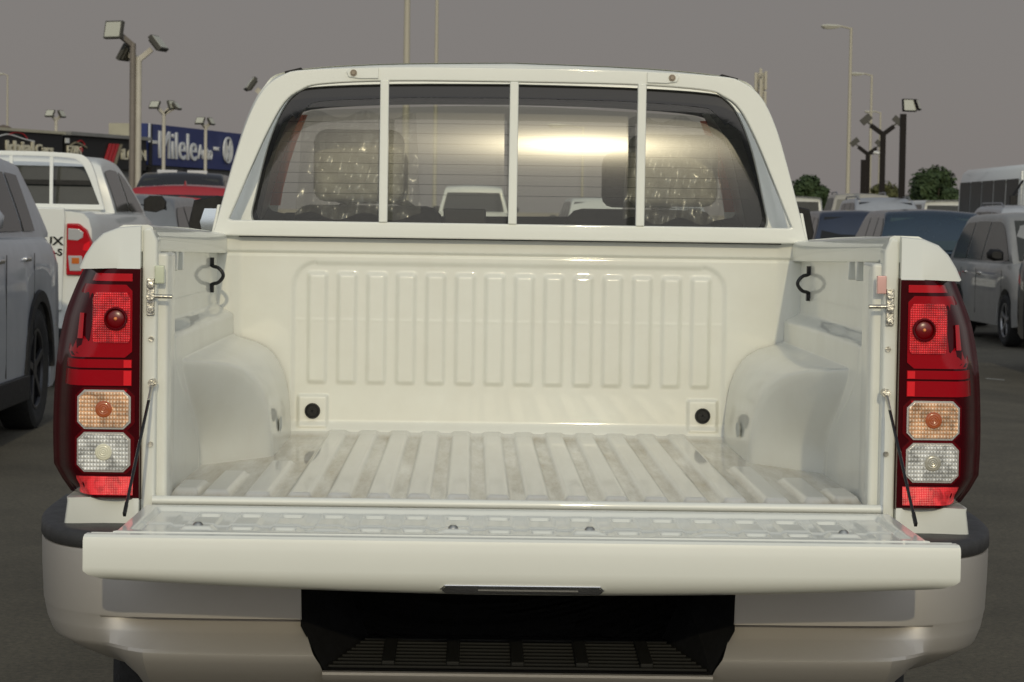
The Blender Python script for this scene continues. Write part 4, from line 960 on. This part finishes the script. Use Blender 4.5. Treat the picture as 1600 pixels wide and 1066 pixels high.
# street lights
steelp = mat('weathered_street_pole', (.42, .39, .31), .5)
def street_light(label, x, y, H_, side_, w=.13, group='pale street lamps along the road', arm=1.6):
    t = empty('street_lamp', (x, y, 0), 0, label, 'street lamp', group)
    MB().tube([(0, 0, 0), (0, 0, H_*.5), (0, 0, H_)], [w*.75, w*.6, w*.42], 10).build('pole', steelp, t)
    MB().tube([(0, 0, H_-.05), (side_*arm*.6, 0, H_+.08)], w*.28, 8).build('arm', steelp, t)
    MB().loft([[(side_*(arm*.5+a*.8), c*q*.16, H_+.06+d*q) for c, d in ((-1, 0), (-.6, .07), (.6, .07), (1, 0), (.5, -.13), (-.5, -.13))] for a, q in ((0, .4), (.3, .9), (.7, 1.1), (1, .9), (1.12, .3))], closed=True, cap=True).build('lamp_head', mat('street_lamp_head', (.50, .49, .42), .4), t, smooth=50)
    return t
street_light('tall pale street lamp, nearest of the three to the right of the cab', X_(1320, 110), 105, 10.2, -1, .15, arm=.9)
street_light('pale street lamp beyond the tallest one, middle of the three on the right', X_(1354, 148), 143, 10.45, -1, .16, arm=.9)
street_light('far pale street lamp just above the left black Y post, smallest of three', X_(1369, 202), 197, 10.7, -1, .18, arm=.9)
street_light('faint street lamp at the far left edge above the black signs', X_(11, 150), 145, 9.75, -1, .12, arm=.5)
street_light('thick pale street pole rising above the cab roof near its middle', X_(629, 72), 67, 11.5, 1, .17)
street_light('thin pale street pole above the cab roof, right of the thick one', X_(675, 95), 90, 13.5, 1, .13)
street_light('slim street lamp seen through the rear window of the open pickup', X_(905, 120), 115, 6.0, -1, .12)

# telecom mast
t = empty('telecom_mast', (X_(1180, 160), 155, 0), 0, 'pale telecom mast with panel antennas showing above the right cab shoulder', 'mast')
m = MB()
for a in range(4):
    q = a*math.pi/2+.4; m.tube([(math.cos(q)*.5, math.sin(q)*.5, 0), (math.cos(q)*.28, math.sin(q)*.28, 11.2)], .05, 6)
for k in range(16): 
    for a in range(4):
        q, q2 = a*math.pi/2+.4, (a+1)*math.pi/2+.4; r1, r2 = .5-.22*k/16, .5-.22*(k+1)/16
        m.tube([(math.cos(q)*r1, math.sin(q)*r1, k*.7), (math.cos(q2)*r2, math.sin(q2)*r2, k*.7+.7)], .025, 5)
m.build('lattice', steelp, t)
for k, (dx, dy, dz) in enumerate([(-.32, -.2, 10.6), (.0, -.35, 10.2), (.34, -.1, 10.7), (-.3, .2, 9.6), (.3, -.3, 9.4), (.05, .3, 10.9)]): MB().box((dx, dy, dz), (.17, .12, 1.2)).build('panel_antenna', steelp, t, bevel=.02)

# ================================================================== SHOWROOM BUILDINGS AND SIGNS
cream = mat('cream_render', (.42, .40, .31), .8, 0, 0, .2, .6); wallg = mat('grey_wall', (.24, .24, .235), .8, 0, 0, .3, .5)
sblack = mat('black_sign_panel', (.008, .008, .009), .5); sblue = mat('blue_sign_panel', (.015, .030, .15), .45, 0, 0, .15, .8)
sgold = mat('cream_letters', (.58, .55, .44), .5); sred = mat('red_letters', (.45, .03, .04), .5); swhite = mat('white_letters', (.66, .68, .70), .4)
def facade(name, label, p0, p1, z0, z1, depth, panel, wallm):
    """p0, p1: ends of the front at ground; local x runs along the front, -y faces the lot"""
    p0, p1 = Vector((*p0, 0)), Vector((*p1, 0)); d = p1-p0; L = d.length; rz = math.atan2(d.y, d.x)
    t = empty(name, p0, rz, label, 'building')
    MB().box((L/2, depth/2+.15, z0/2), (L, depth, z0)).build('wall', wallm, t)
    MB().box((L/2, depth/2+.16, (z0+z1)/2), (L-.02, depth, z1-z0)).build('upper_wall', cream, t)
    MB().box((L/2, 0, (z0+z1)/2), (L, .28, z1-z0)).build('sign_board', panel, t, bevel=.01)
    return t, L
def txt(t, name, s_, x, z, size, m, sq=1, bold=.0): return text_obj(name, s_, size, m, t, Matrix.Translation((x, -.17, z)) @ UPR, .03, bold, sq)
def along(p0, p1, px):
    """distance along a front of the point that lies in a given direction from the street side"""
    k = (px-734)/3850; d = (Vector(p1)-Vector(p0)).normalized()
    return ((-.10+k*(p0[1]+4.9))-p0[0])/(d.x-k*d.y)
def fit(t, name, s_, p0, p1, a, b, z, size, m, bold=0):
    """lettering fitted between two distances along the front"""
    o = txt(t, name, s_, 0, z, size, m, 1, bold); me = o.data; xs = [v.co.x for v in me.vertices]; lo, hi = min(xs), max(xs)
    for v in me.vertices: v.co.x = a+(v.co.x-lo)/(hi-lo)*(b-a)
    return o
b0, b1 = (X_(222, 90), 85.1), (X_(385, 101), 96.4)
tb, Lb = facade('blue_showroom', 'showroom with blue sign board reading Milele Auto in white letters', b0, b1, 3.24, 4.74, 1.2, sblue, wallg)
A_ = lambda px: along(b0, b1, px)
MB().box((A_(226), -.16, 3.98), (.30, .04, 1.50)).build('sign_edge', black, tb); MB().box((A_(223.5), -.19, 4.40), (.14, .04, .68)).build('sign_edge', swhite, tb)
fit(tb, 'lettering', 'Milele', b0, b1, A_(239), A_(298), 3.52, 1.46, swhite, .0); fit(tb, 'lettering', 'Auto', b0, b1, A_(300), A_(322), 3.60, .80, swhite, .0)
fit(tb, 'lettering', '.com', b0, b1, A_(228), A_(236), 4.02, .26, swhite); fit(tb, 'lettering', 'L.L.C', b0, b1, A_(325), A_(333), 3.98, .20, swhite)
em = MB().lathe([(-.05, .54), (-.05, .62), (.02, .62), (.02, .54), (-.05, .54)], (0, 0, 0), 'y', 40)
for a, b_ in (((-.30, .44), (-.10, -.10)), ((-.10, -.10), (.0, .18)), ((.0, .18), (.10, -.10)), ((.10, -.10), (.30, .44)), ((-.48, .22), (-.20, -.48)), ((-.20, -.48), (.0, .0)), ((.0, .0), (.20, -.48)), ((.20, -.48), (.48, .22))): em.bar((a[0], -.02, a[1]), (b_[0], -.02, b_[1]), .07, .06, (0, 1, 0))
e = em.build('emblem', swhite, tb); e.location = (A_(345), -.2, 4.03); e.scale = ((A_(352)-A_(338))/1.24, 1, .84)
for k in range(4): MB().box((1.6+k*2.6, .13, 1.5), (1.9, .12, 2.2)).build('shop_window', glassd, tb)
MB().box((A_(300), -.1, 2.98), (1.6, .3, .30)).build('awning', black, tb); MB().box((A_(228), -.1, 3.02), (.5, .3, .3)).build('air_conditioner', black, tb)
a0, a1 = (X_(-60, 79), 74.3), (X_(91, 84), 79.1)
ta, La = facade('black_showroom', 'low showroom with black sign reading khial Cars under red and white car outline', a0, a1, 3.0, 4.10, 1.5, sblack, wallg)
MB().box((La/2, 0, 4.14), (La+.05, .5, .09)).build('eaves', cream, ta)
B_ = lambda px: along(a0, a1, px)
fit(ta, 'lettering', 'khial', a0, a1, B_(2), B_(45), 3.42, .52, sgold, .015); fit(ta, 'lettering', 'Cars', a0, a1, B_(48), B_(75), 3.42, .42, sgold, .01)
def outline(t, pts, w, m, y=-.17): MB().tube([(x, y, z) for x, z in smooth_poly(pts, 5)], w, 6).build('car_outline', m, t)
outline(ta, [(B_(-14), 3.86), (B_(3), 3.98), (B_(18), 3.93), (B_(30), 3.86), (B_(46), 3.80)], .022, swhite)
outline(ta, [(B_(6), 3.97), (B_(16), 4.06), (B_(28), 4.03), (B_(35), 3.88)], .022, sred)
c0, c1 = (X_(94, 84), 79.4), (X_(221, 89.5), 84.6)
tc_, Lc = facade('dark_showroom', 'dark showroom with grey eaves and red stripes on its sign behind the double post', c0, c1, 3.0, 4.09, 1.2, sblack, wallg)
MB().box((Lc/2, -.05, 4.15), (Lc+.05, .6, .12)).build('eaves', wallg, tc_)
C_ = lambda px: along(c0, c1, px)
fit(tc_, 'lettering', 'EZAN', c0, c1, C_(97), C_(118), 3.44, .42, sgold, .01)
bronze = mat('bronze_letters', (.25, .22, .16), .5)
outline(tc_, [(C_(101), 3.72), (C_(108), 3.84), (C_(114), 3.84), (C_(127), 3.70)], .035, bronze); outline(tc_, [(C_(111), 3.86), (C_(118), 3.93), (C_(123), 3.84), (C_(123), 3.76)], .022, sred)
MB().box((C_(97), -.16, 3.90), (.22, .05, .16)).build('sign_lamp', swhite, tc_); MB().lathe([(-.03, 0), (-.03, .09), (.02, .09)], (C_(118), -.17, 3.62), 'y', 20).build('emblem', sred, tc_)
for k, m in enumerate((sred, sred, sred, bronze)):
    MB().prism([(C_(152+k*5.5), 3.10), (C_(155.5+k*5.5), 3.10), (C_(166+k*5.5), 3.90), (C_(162.5+k*5.5), 3.90)], -.19, -.15).build('stripe', m, tc_)
fit(tc_, 'lettering', 'iLCAN', c0, c1, C_(181), C_(219), 3.38, .52, sgold, .01)
# water tank on a roof
t = empty('water_tank', (X_(4, 120), 115.2, 0), 0, 'small brown water tank on a stand at the left edge', 'water tank')
MB().lathe([(0, 0), (0, .42), (.9, .45), (1.0, .30), (1.08, 0)], (0, 0, 4.6), 'z', 20).build('tank', mat('brown_tank_plastic', (.13, .10, .075), .7), t)
m = MB()
for a, b_ in ((-.35, -.35), (.35, -.35), (-.35, .35), (.35, .35)): m.bar((a, b_, 0), (a, b_, 4.6), .08)
m.build('stand', poleb, t)
# far boundary wall closing the lot
t = MB().box((20, 175, 1.0), (240, .3, 2.0)).build('boundary_wall', mat('sand_wall', (.33, .30, .25), .9, 0, 0, .15, .4)); tag(t, 'long low sand coloured wall closing the far side of the lot', 'wall')
# thin T shaped post seen through the windscreen
t = empty('t_shaped_post', (X_(1019, 46), 41.1, 0), 0, 'black tapering T shaped post seen through the right part of the rear window', 'post')
MB().prism([(-.14, 0), (.14, 0), (.035, 2.36), (-.03, 2.36)], -.05, .05).build('post', poleb, t); MB().box((0, 0, 2.38), (1.50, .12, .025)).build('crossbar', poleb, t)

# ================================================================== TREES
leafm = mat('tree_leaves', (.045, .075, .022), .75, 0, 0, .6, .9, c2=(.022, .042, .014)); leafo = mat('olive_leaves', (.11, .115, .04), .8, 0, 0, .4, 1)
barkm = mat('bark', (.10, .08, .06), .9)
def tree(name, label, x, y, rx, rz_, zc, n, leaf, lm, sd, group=None):
    rnd = random.Random(sd); t = empty(name, (x, y, 0), 0, label, 'tree', group)
    m = MB(); m.tube([(0, 0, 0), (.05, 0, zc*.5), (.0, 0, zc)], [rx*.10, rx*.08, rx*.04], 8)
    for k in range(7):
        a = k*2.4; m.tube([(0, 0, zc*.45), (math.cos(a)*rx*.35, math.sin(a)*rx*.35, zc*.8), (math.cos(a)*rx*.7, math.sin(a)*rx*.7, zc+rz_*.3)], [rx*.05, rx*.03, rx*.01], 6)
    m.build('trunk', barkm, t)
    lobes = []
    for k in range(26):
        a, b = rnd.random()*6.28, rnd.uniform(-.75, 1); q = math.sqrt(max(0, 1-b*b))*rnd.uniform(.45, .82)
        lobes.append((Vector((math.cos(a)*q*rx, math.sin(a)*q*rx, zc+b*rz_*.72)), rnd.uniform(.22, .40)*rx))
    v, f = [], []
    for k in range(n):
        c, r_ = rnd.choice(lobes); d = Vector((rnd.gauss(0, 1), rnd.gauss(0, 1), rnd.gauss(0, 1))).normalized()
        p = c+d*r_*rnd.uniform(.6, 1.25)*Vector((1, 1, .85)).length/1.7
        nrm = (d+Vector((rnd.uniform(-.7, .7), rnd.uniform(-.7, .7), rnd.uniform(-.4, .9)))).normalized()
        s1 = nrm.cross(Vector((rnd.random(), rnd.random(), rnd.random()+.1))).normalized()*leaf*rnd.uniform(.6, 1.3); s2 = nrm.cross(s1).normalized()*leaf*rnd.uniform(.4, .8)
        i = len(v); v += [p-s1, p+s2, p+s1, p-s2]; f.append((i, i+1, i+2, i+3))
    me = D.meshes.new('crown'); me.from_pydata([tuple(q) for q in v], [], f); me.materials.append(lm)
    o = D.objects.new('crown', me); COL.objects.link(o); o.parent = t
    return t
tree('round_tree', 'dense round green tree between the black posts and the minibus', X_(1455, 140), 135, 1.65, 1.55, 3.1, 9000, .13, leafm, 3)
tree('green_tree', 'dark green tree emerging from behind the right edge of the cab', X_(1258, 140), 135, 1.25, 1.2, 2.95, 7000, .12, leafm, 5)
tree('olive_bush', 'small pale olive bush at the foot of the black lamp posts', X_(1380, 120), 115, .85, .6, 2.9, 2200, .08, leafo, 8)
